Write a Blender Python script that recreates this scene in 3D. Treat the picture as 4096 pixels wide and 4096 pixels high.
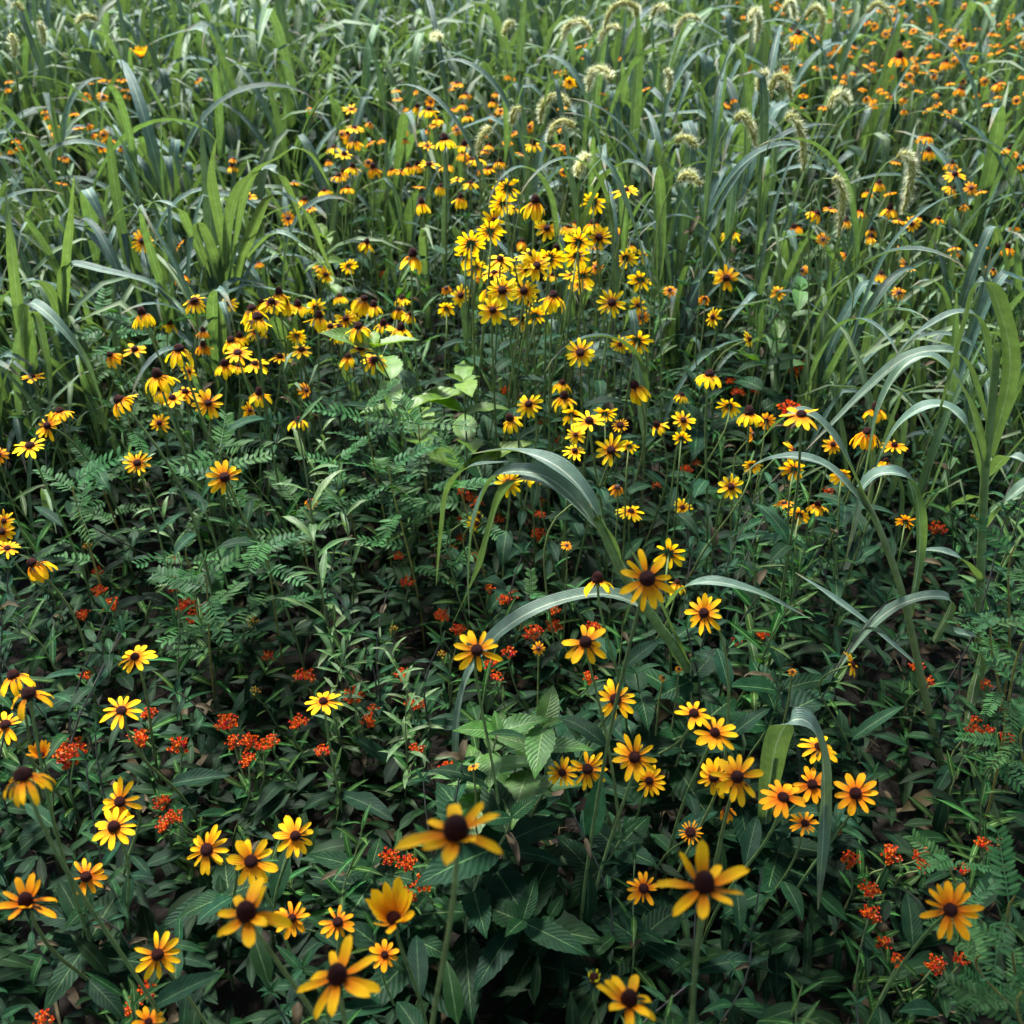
import bpy, math, random
import numpy as np
from mathutils import Vector, Matrix

R = math.radians
for o in list(bpy.data.objects): bpy.data.objects.remove(o)
sc = bpy.context.scene
col = sc.collection

# ------------------------------------------------------------------ camera, sky, sun, exposure
H, PITCH, HALF = 1.65, R(35), R(25)
camd = bpy.data.cameras.new('camera'); cam = bpy.data.objects.new('camera', camd); col.objects.link(cam)
cam.location = (0, 0, H); cam.rotation_euler = (math.pi/2 - PITCH, 0, 0)
camd.sensor_width = 36; camd.sensor_fit = 'HORIZONTAL'; camd.lens = 18/math.tan(HALF)
camd.clip_start = 0.05; camd.clip_end = 500
camd.dof.use_dof = True; camd.dof.focus_distance = 1.85; camd.dof.aperture_fstop = 5.6
sc.camera = cam
SUN_EL, SUN_AZ = R(58), R(-25)          # behind the meadow, a little to one side
world = bpy.data.worlds.new('World'); sc.world = world; world.use_nodes = True
wn = world.node_tree.nodes; wl = world.node_tree.links
sky = wn.new('ShaderNodeTexSky'); sky.sky_type = 'NISHITA'; sky.sun_disc = False
sky.sun_elevation = SUN_EL; sky.sun_rotation = SUN_AZ; sky.dust_density = 2.5; sky.air_density = 1.0
wn['Background'].inputs['Strength'].default_value = 0.05
wl.new(sky.outputs[0], wn['Background'].inputs['Color'])
sl = bpy.data.lights.new('sun', 'SUN'); sl.energy = 1.5; sl.angle = R(12); sl.color = (1, .99, .96)
so = bpy.data.objects.new('sun', sl); col.objects.link(so)
sd = Vector((math.sin(SUN_AZ)*math.cos(SUN_EL), math.cos(SUN_AZ)*math.cos(SUN_EL), math.sin(SUN_EL)))
so.rotation_euler = sd.to_track_quat('Z', 'Y').to_euler(); so.location = (0, 5, 6)
sc.view_settings.view_transform = 'Standard'; sc.view_settings.look = 'None'
sc.view_settings.exposure = 3.35; sc.view_settings.gamma = 1.0
sc.render.engine = 'CYCLES'
sc.cycles.max_bounces = 6; sc.cycles.diffuse_bounces = 3; sc.cycles.glossy_bounces = 2
sc.cycles.transmission_bounces = 4; sc.cycles.transparent_max_bounces = 4; sc.cycles.use_denoising = True
sc.cycles.caustics_reflective = False; sc.cycles.caustics_refractive = False

# ------------------------------------------------------------------ picture <-> world helpers
SP, CP = math.sin(PITCH), math.cos(PITCH)
FPX = 2048/math.tan(HALF)
def at(X, Y, z):
    """point at height z seen at source pixel X, Y (4096 frame)"""
    a, b = (X-2048)/FPX, (2048-Y)/FPX
    d = (H-z)/(SP-b*CP)
    return Vector((a*d, d*(CP+b*SP), z)), d
def at2(x, y, z): return at(x*2.1201, y*2.1201, z)[0]       # 1932 frame
def proj(p):
    """world point -> 1932-frame pixel and depth"""
    d = p[1]*CP-(p[2]-H)*SP
    if d < .05: return None
    u = p[1]*SP+(p[2]-H)*CP
    return (2048+p[0]/d*FPX)/2.1201, (2048-u/d*FPX)/2.1201, d

# ------------------------------------------------------------------ materials
def nd(nt, t, **kw):
    n = nt.nodes.new(t)
    for k, v in kw.items():
        if k in n.inputs: n.inputs[k].default_value = v
        else: setattr(n, k, v)
    return n
def leaf_material(name, top, under, trans_col, trans=.3, rough=.45, spec=.45, rib=None, ribw=.05, hue=.02, val=.35, island=False, vein=0., mottle=.25, along=None, stri=0., tip=None):
    m = bpy.data.materials.new(name); m.use_nodes = True; nt = m.node_tree; L = nt.links.new
    bs = nt.nodes['Principled BSDF']; out = nt.nodes['Material Output']
    bs.inputs['Roughness'].default_value = rough; bs.inputs['Specular IOR Level'].default_value = spec
    geo = nd(nt, 'ShaderNodeNewGeometry'); oi = nd(nt, 'ShaderNodeObjectInfo')
    rnd = geo.outputs['Random Per Island'] if island else oi.outputs['Random']
    mix = nd(nt, 'ShaderNodeMix', data_type='RGBA'); mix.inputs[6].default_value = (*top, 1); mix.inputs[7].default_value = (*under, 1)
    L(geo.outputs['Backfacing'], mix.inputs[0]); c = mix.outputs[2]
    uv = nd(nt, 'ShaderNodeUVMap'); sep = nd(nt, 'ShaderNodeSeparateXYZ'); L(uv.outputs[0], sep.inputs[0])
    dv = nd(nt, 'ShaderNodeMath', operation='SUBTRACT'); L(sep.outputs[1], dv.inputs[0]); dv.inputs[1].default_value = .5
    ab = nd(nt, 'ShaderNodeMath', operation='ABSOLUTE'); L(dv.outputs[0], ab.inputs[0])
    if along:                                   # base colour differs from tip colour along the piece
        rp = nd(nt, 'ShaderNodeMapRange'); L(sep.outputs[0], rp.inputs[0]); rp.inputs[1].default_value = along[1]; rp.inputs[2].default_value = along[2]
        mx = nd(nt, 'ShaderNodeMix', data_type='RGBA'); L(rp.outputs[0], mx.inputs[0]); mx.inputs[6].default_value = (*along[0], 1); L(c, mx.inputs[7]); c = mx.outputs[2]
    if tip:
        rp = nd(nt, 'ShaderNodeMapRange'); L(sep.outputs[0], rp.inputs[0]); rp.inputs[1].default_value = .86; rp.inputs[2].default_value = 1.0
        mx = nd(nt, 'ShaderNodeMix', data_type='RGBA'); L(rp.outputs[0], mx.inputs[0]); L(c, mx.inputs[6]); mx.inputs[7].default_value = (*tip, 1); c = mx.outputs[2]
    if rib:
        rp = nd(nt, 'ShaderNodeMapRange'); L(ab.outputs[0], rp.inputs[0]); rp.inputs[1].default_value = ribw; rp.inputs[2].default_value = ribw*.5
        mx = nd(nt, 'ShaderNodeMix', data_type='RGBA'); L(rp.outputs[0], mx.inputs[0]); L(c, mx.inputs[6]); mx.inputs[7].default_value = (*rib, 1); c = mx.outputs[2]
    tc = nd(nt, 'ShaderNodeTexCoord'); nz = nd(nt, 'ShaderNodeTexNoise'); nz.inputs['Scale'].default_value = 60; nz.inputs['Detail'].default_value = 3
    L(tc.outputs['Object'], nz.inputs['Vector'])
    hs = nd(nt, 'ShaderNodeHueSaturation'); L(c, hs.inputs['Color'])
    h = nd(nt, 'ShaderNodeMapRange'); L(rnd, h.inputs[0]); h.inputs[3].default_value = .5-hue; h.inputs[4].default_value = .5+hue; L(h.outputs[0], hs.inputs['Hue'])
    m7 = nd(nt, 'ShaderNodeMath', operation='MULTIPLY'); L(rnd, m7.inputs[0]); m7.inputs[1].default_value = 7.31
    fr = nd(nt, 'ShaderNodeMath', operation='FRACT'); L(m7.outputs[0], fr.inputs[0])
    v = nd(nt, 'ShaderNodeMapRange'); L(fr.outputs[0], v.inputs[0]); v.inputs[3].default_value = 1-val; v.inputs[4].default_value = 1+val
    nm = nd(nt, 'ShaderNodeMapRange'); L(nz.outputs[0], nm.inputs[0]); nm.inputs[1].default_value = .3; nm.inputs[2].default_value = .7; nm.inputs[3].default_value = 1-mottle; nm.inputs[4].default_value = 1+mottle
    mv = nd(nt, 'ShaderNodeMath', operation='MULTIPLY'); L(v.outputs[0], mv.inputs[0]); L(nm.outputs[0], mv.inputs[1]); L(mv.outputs[0], hs.inputs['Value'])
    L(hs.outputs[0], bs.inputs['Base Color'])
    if vein:
        cb = nd(nt, 'ShaderNodeMath', operation='MULTIPLY_ADD'); L(sep.outputs[0], cb.inputs[0]); cb.inputs[1].default_value = 11
        m2 = nd(nt, 'ShaderNodeMath', operation='MULTIPLY'); L(ab.outputs[0], m2.inputs[0]); m2.inputs[1].default_value = -5; L(m2.outputs[0], cb.inputs[2])
        sn = nd(nt, 'ShaderNodeMath', operation='PINGPONG'); L(cb.outputs[0], sn.inputs[0]); sn.inputs[1].default_value = .5
        bp = nd(nt, 'ShaderNodeBump'); bp.inputs['Strength'].default_value = vein; bp.inputs['Distance'].default_value = .0018
        L(sn.outputs[0], bp.inputs['Height']); L(bp.outputs[0], bs.inputs['Normal'])
    if stri:
        cb = nd(nt, 'ShaderNodeMath', operation='MULTIPLY'); L(sep.outputs[1], cb.inputs[0]); cb.inputs[1].default_value = 70
        sn = nd(nt, 'ShaderNodeMath', operation='SINE'); L(cb.outputs[0], sn.inputs[0])
        bp = nd(nt, 'ShaderNodeBump'); bp.inputs['Strength'].default_value = stri; bp.inputs['Distance'].default_value = .0012
        L(sn.outputs[0], bp.inputs['Height']); L(bp.outputs[0], bs.inputs['Normal'])
    tr = nd(nt, 'ShaderNodeBsdfTranslucent')
    t2 = nd(nt, 'ShaderNodeMix', data_type='RGBA', blend_type='MULTIPLY'); t2.inputs[0].default_value = 1; t2.inputs[6].default_value = (*trans_col, 1)
    cmb = nd(nt, 'ShaderNodeCombineColor'); 
    for i in range(3): L(mv.outputs[0], cmb.inputs[i])
    L(cmb.outputs[0], t2.inputs[7]); L(t2.outputs[2], tr.inputs['Color'])
    ms = nd(nt, 'ShaderNodeMixShader'); ms.inputs[0].default_value = trans
    L(bs.outputs[0], ms.inputs[1]); L(tr.outputs[0], ms.inputs[2]); L(ms.outputs[0], out.inputs['Surface'])
    return m
def petal_material(name, cols, island=False):
    """base -> tip colour run of a ray petal; object colour chooses how lemon or orange the plant is"""
    m = bpy.data.materials.new(name); m.use_nodes = True; nt = m.node_tree; L = nt.links.new
    bs = nt.nodes['Principled BSDF']; out = nt.nodes['Material Output']
    bs.inputs['Roughness'].default_value = .6; bs.inputs['Specular IOR Level'].default_value = .1
    uv = nd(nt, 'ShaderNodeUVMap'); sep = nd(nt, 'ShaderNodeSeparateXYZ'); L(uv.outputs[0], sep.inputs[0])
    ramp = nd(nt, 'ShaderNodeValToRGB'); L(sep.outputs[0], ramp.inputs[0])
    els = ramp.color_ramp.elements; els[0].position = .14; els[0].color = (*cols[0], 1); els[1].position = .68; els[1].color = (*cols[1], 1)
    oi = nd(nt, 'ShaderNodeObjectInfo'); geo = nd(nt, 'ShaderNodeNewGeometry')
    mu = nd(nt, 'ShaderNodeMix', data_type='RGBA', blend_type='MULTIPLY'); mu.inputs[0].default_value = 1
    L(ramp.outputs[0], mu.inputs[6]); L(oi.outputs['Color'], mu.inputs[7])
    wv = nd(nt, 'ShaderNodeMath', operation='MULTIPLY'); L(sep.outputs[1], wv.inputs[0]); wv.inputs[1].default_value = 26
    sn = nd(nt, 'ShaderNodeMath', operation='SINE'); L(wv.outputs[0], sn.inputs[0])
    hs = nd(nt, 'ShaderNodeHueSaturation'); L(mu.outputs[2], hs.inputs['Color'])
    v = nd(nt, 'ShaderNodeMapRange'); L(geo.outputs['Random Per Island'] if island else oi.outputs['Random'], v.inputs[0]); v.inputs[3].default_value = .8; v.inputs[4].default_value = 1.12
    L(v.outputs[0], hs.inputs['Value']); L(hs.outputs[0], bs.inputs['Base Color'])
    bp = nd(nt, 'ShaderNodeBump'); bp.inputs['Strength'].default_value = .35; bp.inputs['Distance'].default_value = .0015
    L(sn.outputs[0], bp.inputs['Height']); L(bp.outputs[0], bs.inputs['Normal'])
    tr = nd(nt, 'ShaderNodeBsdfTranslucent'); L(hs.outputs[0], tr.inputs['Color'])
    ms = nd(nt, 'ShaderNodeMixShader'); ms.inputs[0].default_value = .35
    L(bs.outputs[0], ms.inputs[1]); L(tr.outputs[0], ms.inputs[2]); L(ms.outputs[0], out.inputs['Surface'])
    return m
def rough_material(name, c0, c1, scale, rough=.8, bump=.5, dist=.002, spec=.3, vor=False):
    m = bpy.data.materials.new(name); m.use_nodes = True; nt = m.node_tree; L = nt.links.new
    bs = nt.nodes['Principled BSDF']; bs.inputs['Roughness'].default_value = rough; bs.inputs['Specular IOR Level'].default_value = spec
    tc = nd(nt, 'ShaderNodeTexCoord'); tx = nd(nt, 'ShaderNodeTexVoronoi' if vor else 'ShaderNodeTexNoise'); tx.inputs['Scale'].default_value = scale
    L(tc.outputs['Object'], tx.inputs['Vector'])
    mx = nd(nt, 'ShaderNodeMix', data_type='RGBA'); mx.inputs[6].default_value = (*c0, 1); mx.inputs[7].default_value = (*c1, 1); L(tx.outputs[0], mx.inputs[0])
    L(mx.outputs[2], bs.inputs['Base Color'])
    bp = nd(nt, 'ShaderNodeBump'); bp.inputs['Strength'].default_value = bump; bp.inputs['Distance'].default_value = dist
    bp.invert = vor
    L(tx.outputs[0], bp.inputs['Height']); L(bp.outputs[0], bs.inputs['Normal'])
    return m
M = {}
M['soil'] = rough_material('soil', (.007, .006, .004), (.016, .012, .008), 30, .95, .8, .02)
M['grass'] = leaf_material('grass_blade', (.052, .104, .084), (.058, .108, .048), (.105, .19, .030), .24, .52, .32, rib=(.26, .31, .20), ribw=.045, hue=.03, val=.3, mottle=.22, stri=.5, tip=(.20, .15, .07))
M['grass_far'] = leaf_material('grass_blade_far', (.050, .098, .070), (.058, .104, .044), (.11, .19, .032), .24, .6, .22, rib=(.2, .26, .14), ribw=.05, hue=.03, val=.35, island=True, mottle=.15)
M['broad_blade'] = leaf_material('broad_grass_blade', (.085, .145, .105), (.075, .130, .045), (.13, .22, .035), .24, .48, .4, rib=(.34, .40, .28), ribw=.045, hue=.025, val=.18, mottle=.2, stri=.5, tip=(.22, .17, .08))
M['culm'] = leaf_material('grass_culm', (.14, .20, .06), (.14, .20, .06), (.1, .15, .03), .1, .5, .3, val=.2)
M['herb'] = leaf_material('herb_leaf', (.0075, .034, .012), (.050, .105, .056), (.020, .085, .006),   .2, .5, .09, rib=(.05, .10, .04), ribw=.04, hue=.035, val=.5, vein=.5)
M['herb_stem'] = leaf_material('herb_stem', (.085, .075, .06), (.085, .075, .06), (.05, .05, .04), .05, .6, .3, val=.3, hue=.05)
M['aster'] = leaf_material('lance_leaf', (.014, .056, .009), (.05, .115, .028), (.045, .15, .006), .24, .5, .11, rib=(.14, .22, .08), ribw=.06, hue=.035, val=.4, vein=.3)
M['aster_stem'] = leaf_material('lance_stem', (.11, .15, .05), (.11, .15, .05), (.08, .1, .03), .05, .6, .3, val=.2)
M['pale'] = leaf_material('pale_leaf', (.062, .125, .034), (.09, .155, .055), (.12, .215, .03), .3, .5, .4, rib=(.12, .19, .07), ribw=.05, hue=.02, val=.2, vein=.3)
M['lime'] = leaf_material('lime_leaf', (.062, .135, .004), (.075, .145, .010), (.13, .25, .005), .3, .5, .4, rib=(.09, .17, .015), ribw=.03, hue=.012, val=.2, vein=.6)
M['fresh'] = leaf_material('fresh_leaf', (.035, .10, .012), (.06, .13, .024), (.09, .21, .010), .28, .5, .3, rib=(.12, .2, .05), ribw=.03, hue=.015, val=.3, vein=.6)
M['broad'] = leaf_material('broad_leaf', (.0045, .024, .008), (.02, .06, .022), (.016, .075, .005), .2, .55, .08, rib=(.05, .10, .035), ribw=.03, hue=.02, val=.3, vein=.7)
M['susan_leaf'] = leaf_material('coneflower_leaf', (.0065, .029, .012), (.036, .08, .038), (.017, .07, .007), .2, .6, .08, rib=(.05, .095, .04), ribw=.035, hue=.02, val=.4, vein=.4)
M['susan_stem'] = leaf_material('coneflower_stem', (.11, .16, .045), (.11, .16, .045), (.1, .14, .03), .1, .6, .3, val=.25)
M['pea'] = leaf_material('pea_leaf', (.016, .066, .016), (.032, .09, .028), (.042, .145, .008), .26, .55, .12, rib=(.10, .18, .06), ribw=.05, hue=.025, val=.3)
M['pea_stem'] = leaf_material('pea_stem', (.22, .19, .045), (.22, .19, .045), (.1, .1, .02), .1, .5, .3, val=.2)
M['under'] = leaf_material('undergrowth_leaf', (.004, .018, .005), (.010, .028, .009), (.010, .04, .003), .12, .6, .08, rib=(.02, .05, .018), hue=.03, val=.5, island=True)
M['petal'] = petal_material('ray_petal', ((.66, .17, .004), (.84, .47, .006)))
M['petal_dark'] = petal_material('ray_petal_marked', ((.16, .012, .004), (.80, .44, .008)))
M['petal_dark'].node_tree.nodes['Color Ramp'].color_ramp.elements[0].position = .2
e = M['petal_dark'].node_tree.nodes['Color Ramp'].color_ramp.elements.new(.32); e.color = (.66, .22, .006, 1)
M['petal_far'] = petal_material('ray_petal_far', ((.62, .17, .006), (.80, .44, .008)), True)
M['cone'] = rough_material('flower_cone', (.016, .003, .003), (.085, .014, .010), 420, .5, 1., .003, .12, True)
M['cone_far'] = rough_material('flower_cone_far', (.014, .004, .004), (.05, .012, .008), 200, .7, .3)
M['weed'] = leaf_material('weed_flower', (.54, .072, .003), (.50, .070, .003), (.54, .075, .003), .25, .5, .3, hue=.03, val=.35, island=True, mottle=.3)
M['weed_bud'] = leaf_material('weed_bud', (.55, .28, .03), (.5, .28, .03), (.4, .2, .02), .15, .5, .3, hue=.03, val=.25, island=True)
M['seed'] = leaf_material('foxtail_seed', (.30, .29, .05), (.30, .29, .05), (.32, .3, .05), .2, .6, .3, hue=.02, val=.35, island=True)
M['bristle'] = leaf_material('foxtail_bristle', (.68, .69, .44), (.68, .69, .44), (.82, .83, .52), .5, .4, .5, val=.2, island=True)
M['dry'] = leaf_material('dry_leaf', (.06, .045, .022), (.07, .05, .028), (.08, .055, .02), .2, .7, .2, val=.3, island=True)

# ------------------------------------------------------------------ mesh helpers
def mesh(name, V, F, mat, UV=None, smooth=True):
    me = bpy.data.meshes.new(name); V = np.asarray(V, np.float32); F = np.asarray(F, np.int32)
    n, k = F.shape
    me.vertices.add(len(V)); me.vertices.foreach_set('co', V.ravel())
    me.loops.add(n*k); me.loops.foreach_set('vertex_index', F.ravel())
    me.polygons.add(n); me.polygons.foreach_set('loop_start', np.arange(0, n*k, k, dtype=np.int32))
    me.polygons.foreach_set('use_smooth', np.full(n, smooth))
    if UV is not None:
        l = me.uv_layers.new(name='UVMap'); l.data.foreach_set('uv', np.asarray(UV, np.float32)[F.ravel()].ravel())
    me.materials.append(mat); me.update(); me.validate()
    return me
def grid_faces(n, k):
    i, j = np.meshgrid(np.arange(n-1), np.arange(k-1), indexing='ij')
    a = (i*k+j).ravel()
    return np.stack([a, a+k, a+k+1, a+1], 1)
def join(parts):
    """list of (V, F quads, UV) -> one"""
    Vs, Fs, Us, o = [], [], [], 0
    for V, F, U in parts:
        Vs.append(V); Fs.append(F+o); Us.append(U); o += len(V)
    return np.concatenate(Vs), np.concatenate(Fs), np.concatenate(Us)
def unit(a): return a/np.maximum(np.linalg.norm(a, axis=-1, keepdims=True), 1e-9)
def smooth_path(P, n):
    """Catmull-Rom through the points, n samples"""
    P = np.asarray(P, float); k = len(P)
    Q = np.vstack([2*P[0]-P[1], P, 2*P[-1]-P[-2]])
    t = np.linspace(0, k-1-1e-6, n); i = t.astype(int); f = (t-i)[:, None]
    p0, p1, p2, p3 = Q[i], Q[i+1], Q[i+2], Q[i+3]
    return .5*((2*p1)+(-p0+p2)*f+(2*p0-5*p1+4*p2-p3)*f**2+(-p0+3*p1-3*p2+p3)*f**3)
def tube(P, rad, sides=6):
    P = np.asarray(P, float); n = len(P); T = unit(np.gradient(P, axis=0))
    ref = np.array([.31, .95, .05]); S = unit(np.cross(T, ref)); B = np.cross(T, S)
    rad = np.broadcast_to(np.asarray(rad, float), (n,))
    a = np.linspace(0, 2*np.pi, sides, endpoint=False)
    V = P[:, None]+rad[:, None, None]*(np.cos(a)[None, :, None]*S[:, None]+np.sin(a)[None, :, None]*B[:, None])
    i, j = np.meshgrid(np.arange(n-1), np.arange(sides), indexing='ij'); j2 = (j+1) % sides
    F = np.stack([i*sides+j, (i+1)*sides+j, (i+1)*sides+j2, i*sides+j2], -1).reshape(-1, 4)
    U = np.stack(np.meshgrid(np.linspace(0, 1, n), np.linspace(0, 1, sides), indexing='ij'), -1).reshape(-1, 2); U[:, 1] = .9
    return V.reshape(-1, 3), F, U
def ribbon(P, W, fold=.18, twist=0., side=None, wave=0., rs=None):
    P = np.asarray(P, float); n = len(P); T = unit(np.gradient(P, axis=0))
    if side is None:
        h = P[-1]-P[0]; h[2] = 0
        if np.linalg.norm(h) < .02: h = np.array([1., .3, 0])
        side = np.array([-h[1], h[0], 0])
    S = []; s = unit(np.asarray(side, float))
    for i in range(n):
        c = np.cross(T[i], [0, 0, 1.]); 
        if np.linalg.norm(c) > .25:
            c = c/np.linalg.norm(c); c = c if np.dot(c, s) >= 0 else -c
            s = unit(s*.6+c*.4)
        s = unit(s-T[i]*np.dot(s, T[i])); S.append(s)
    S = np.array(S); N = np.cross(S, T); sg = 1. if N[n//3, 2] >= 0 else -1.; N = N*sg
    tw = np.asarray(twist)*np.linspace(0, 1, n) if np.isscalar(twist) else np.asarray(twist)
    c, si = np.cos(tw)[:, None], np.sin(tw)[:, None]
    S2 = S*c+N*si; N2 = N*c-S*si
    W = np.asarray(W)[:, None]
    wv = (np.sin(np.linspace(0, 17, n)+1)*wave)[:, None]
    rows = [P+S2*W*.5+N2*W*(fold+wv), P+S2*W*.25+N2*W*fold*.35, P, P-S2*W*.25+N2*W*fold*.35, P-S2*W*.5+N2*W*(fold-wv)]
    V = np.stack(rows, 1).reshape(-1, 3)
    U = np.stack(np.meshgrid(np.linspace(0, 1, n), np.linspace(0, 1, 5), indexing='ij'), -1).reshape(-1, 2)
    return V, (grid_faces(n, 5) if sg > 0 else grid_faces(n, 5)[:, ::-1]), U
def blade_width(n, W, tip=.65, sheath=.45):
    t = np.linspace(0, 1, n)
    return W*np.minimum(1, sheath+(1-sheath)*t/.18)*np.clip((1-t)/(1-tip), 0, 1)**.75+.0006
def leaf_geo(L, W, peak=.4, bend=.3, fold=.2, curl=0., wave=.0, serr=0, nx=9, ny=5, rs=None, tip=1.3):
    """leaf along +X, normal +Z, base at the origin"""
    if serr: nx = max(nx, 19)
    t = np.linspace(0, 1, nx); a = peak/(1-peak)*tip
    w = (t**a)*((1-t)**tip); w = w/w.max()*W*.5; w[0] = W*.04; w[-1] = W*.01
    if serr: w = w*(1+serr*np.where(np.arange(nx) % 2, .5, -.5)*(t > .15)*(t < .95))
    ang = -bend*t-curl*np.clip(t-.55, 0, 1)**2*6; ds = L/(nx-1)
    x = np.concatenate([[0], np.cumsum(np.cos(ang[:-1])*ds)]); z = np.concatenate([[0], np.cumsum(np.sin(ang[:-1])*ds)])
    v = np.linspace(-1, 1, ny); VX = np.repeat(x, ny).reshape(nx, ny)-np.sin(ang)[:, None]*w[:, None]*np.abs(v)[None]*fold
    VY = w[:, None]*v[None]
    VZ = z[:, None]+np.abs(v)[None]*w[:, None]*fold*np.cos(ang)[:, None]+wave*W*np.sin(t*15+.7)[:, None]*(v**2*np.sign(v))[None]
    U = np.stack(np.meshgrid(t, (v+1)/2, indexing='ij'), -1).reshape(-1, 2)
    return np.stack([VX, VY, VZ], -1).reshape(-1, 3), grid_faces(nx, ny), U
def frame_x(xd, zh, loc=(0, 0, 0), s=1.):
    """matrix with X along xd and Z as close to zh as can be"""
    x = Vector(xd).normalized(); z = Vector(zh); y = z.cross(x)
    if y.length < 1e-4: y = Vector((.3, 1, .1)).cross(x)
    y.normalize(); z = x.cross(y)
    m = Matrix((x, y, z)).transposed().to_4x4()
    s = (s, s, s) if isinstance(s, (int, float)) else s
    return Matrix.Translation(loc) @ m @ Matrix.Diagonal((*s, 1))
def frame_z(zd, loc=(0, 0, 0), spin=0.):
    q = Vector((0, 0, 1)).rotation_difference(Vector(zd).normalized())
    return Matrix.Translation(loc) @ q.to_matrix().to_4x4() @ Matrix.Rotation(spin, 4, 'Z')

# ------------------------------------------------------------------ scene-graph helpers
GROUPS = dict(black_eyed_susan='yellow coneflowers of the meadow', foxtail_grass='foxtail grasses', broad_bladed_grass='large broad-bladed grasses', meadow_grass='grass tufts of the meadow', butterfly_weed='orange milkweed plants', partridge_pea='feathery partridge pea plants', goldenrod='pale goldenrod stalks', broadleaf_seedling='bright broadleaf seedlings', broadleaf_plant='dark broadleaf plants', wild_bergamot='curled-leaf herbs', leafy_aster='narrow-leaved asters')
REG = []
def thing(name, loc, label, cat, group=None):
    o = bpy.data.objects.new(name, None); o.empty_display_size = .02; o.location = loc; col.objects.link(o)
    o['label'] = label; o['category'] = cat; o['kind'] = 'thing'
    g = GROUPS.get(name)
    if g: o['group'] = g
    REG.append(o)
    return o
def part(name, me, parent, mat=None, color=None):
    o = bpy.data.objects.new(name, me); o.parent = parent
    if mat is not None: o.matrix_basis = mat
    if color: o.color = color
    col.objects.link(o); return o
def top(name, me, kind, label=None, cat=None):
    o = bpy.data.objects.new(name, me); col.objects.link(o); o['kind'] = kind
    if label: o['label'] = label
    if cat: o['category'] = cat
    return o
LAB = {}
def say(s):
    w = s.split(); assert 4 <= len(w) <= 16, (len(w), s)
    LAB[s] = LAB.get(s, 0)+1
    return s
NUM = 'zero one two three four five six seven eight nine ten eleven twelve thirteen fourteen fifteen sixteen seventeen eighteen'.split()
def zone(p):
    """what stands around a spot, told by things one can find"""
    q = proj(p); x, y = (q[0], q[1]) if q else (900, 1900)
    if y < 330: return 'behind the foxtail heads' if x > 1430 else 'below the nodding foxtail heads' if x > 980 else 'in the drift among tall grass' if x > 600 else 'deep among tall grass tufts'
    if y < 520: return 'under the hanging foxtail heads' if x > 1430 else 'behind the lemon-yellow clump' if x > 820 else 'at the foot of arching grass' if x > 330 else 'amid the broad grass tuft'
    if y < 760: return 'by the folded grass stalk' if x > 1440 else 'in the lemon-yellow clump' if x > 860 and y < 620 else 'beyond the arching wide blade' if x > 860 else 'by the lime-green broadleaf plant' if x > 700 else 'in the cluster behind pale goldenrod' if x > 400 else 'in front of the broad grass tuft'
    if y < 1020: return 'under the folded grass stalk' if x > 1440 else 'behind the arching wide blade' if x > 860 else 'between goldenrod and feathery pea leaves' if x > 480 else 'among feathery pea leaves'
    if y < 1330: return 'below the long grass culms' if x > 1460 else 'beneath the arching wide blade' if x > 980 else 'among scattered orange milkweed' if x > 560 else 'over curled purple-stemmed herbs'
    if y < 1560: return 'beside the drooping folded blade' if x > 1420 else 'over large oval leaves' if x > 960 else 'by the bright orange milkweed heads' if x > 400 else 'above dark low herbs'
    return 'by the feathery pea sprays in shade' if x > 1480 else 'over broad toothed leaves in shade' if x > 830 else 'in deep shade over dark leaves'

# ------------------------------------------------------------------ ground
rs = random.Random(7); nr = np.random.default_rng(7)
gx, gy = 121, 121
X, Y = np.meshgrid(np.linspace(-1, 1, gx), np.linspace(-1, 1, gy), indexing='ij')
X = np.sign(X)*np.abs(X)**3*200; Y = np.sign(Y)*np.abs(Y)**3*200+3
Z = -.012+.012*np.sin(X*3.1+1)*np.cos(Y*2.7)+.01*np.sin(X*9+Y*7)
top('ground', mesh('ground', np.stack([X, Y, Z], -1).reshape(-1, 3), grid_faces(gx, gy), M['soil'], None), 'structure')

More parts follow.
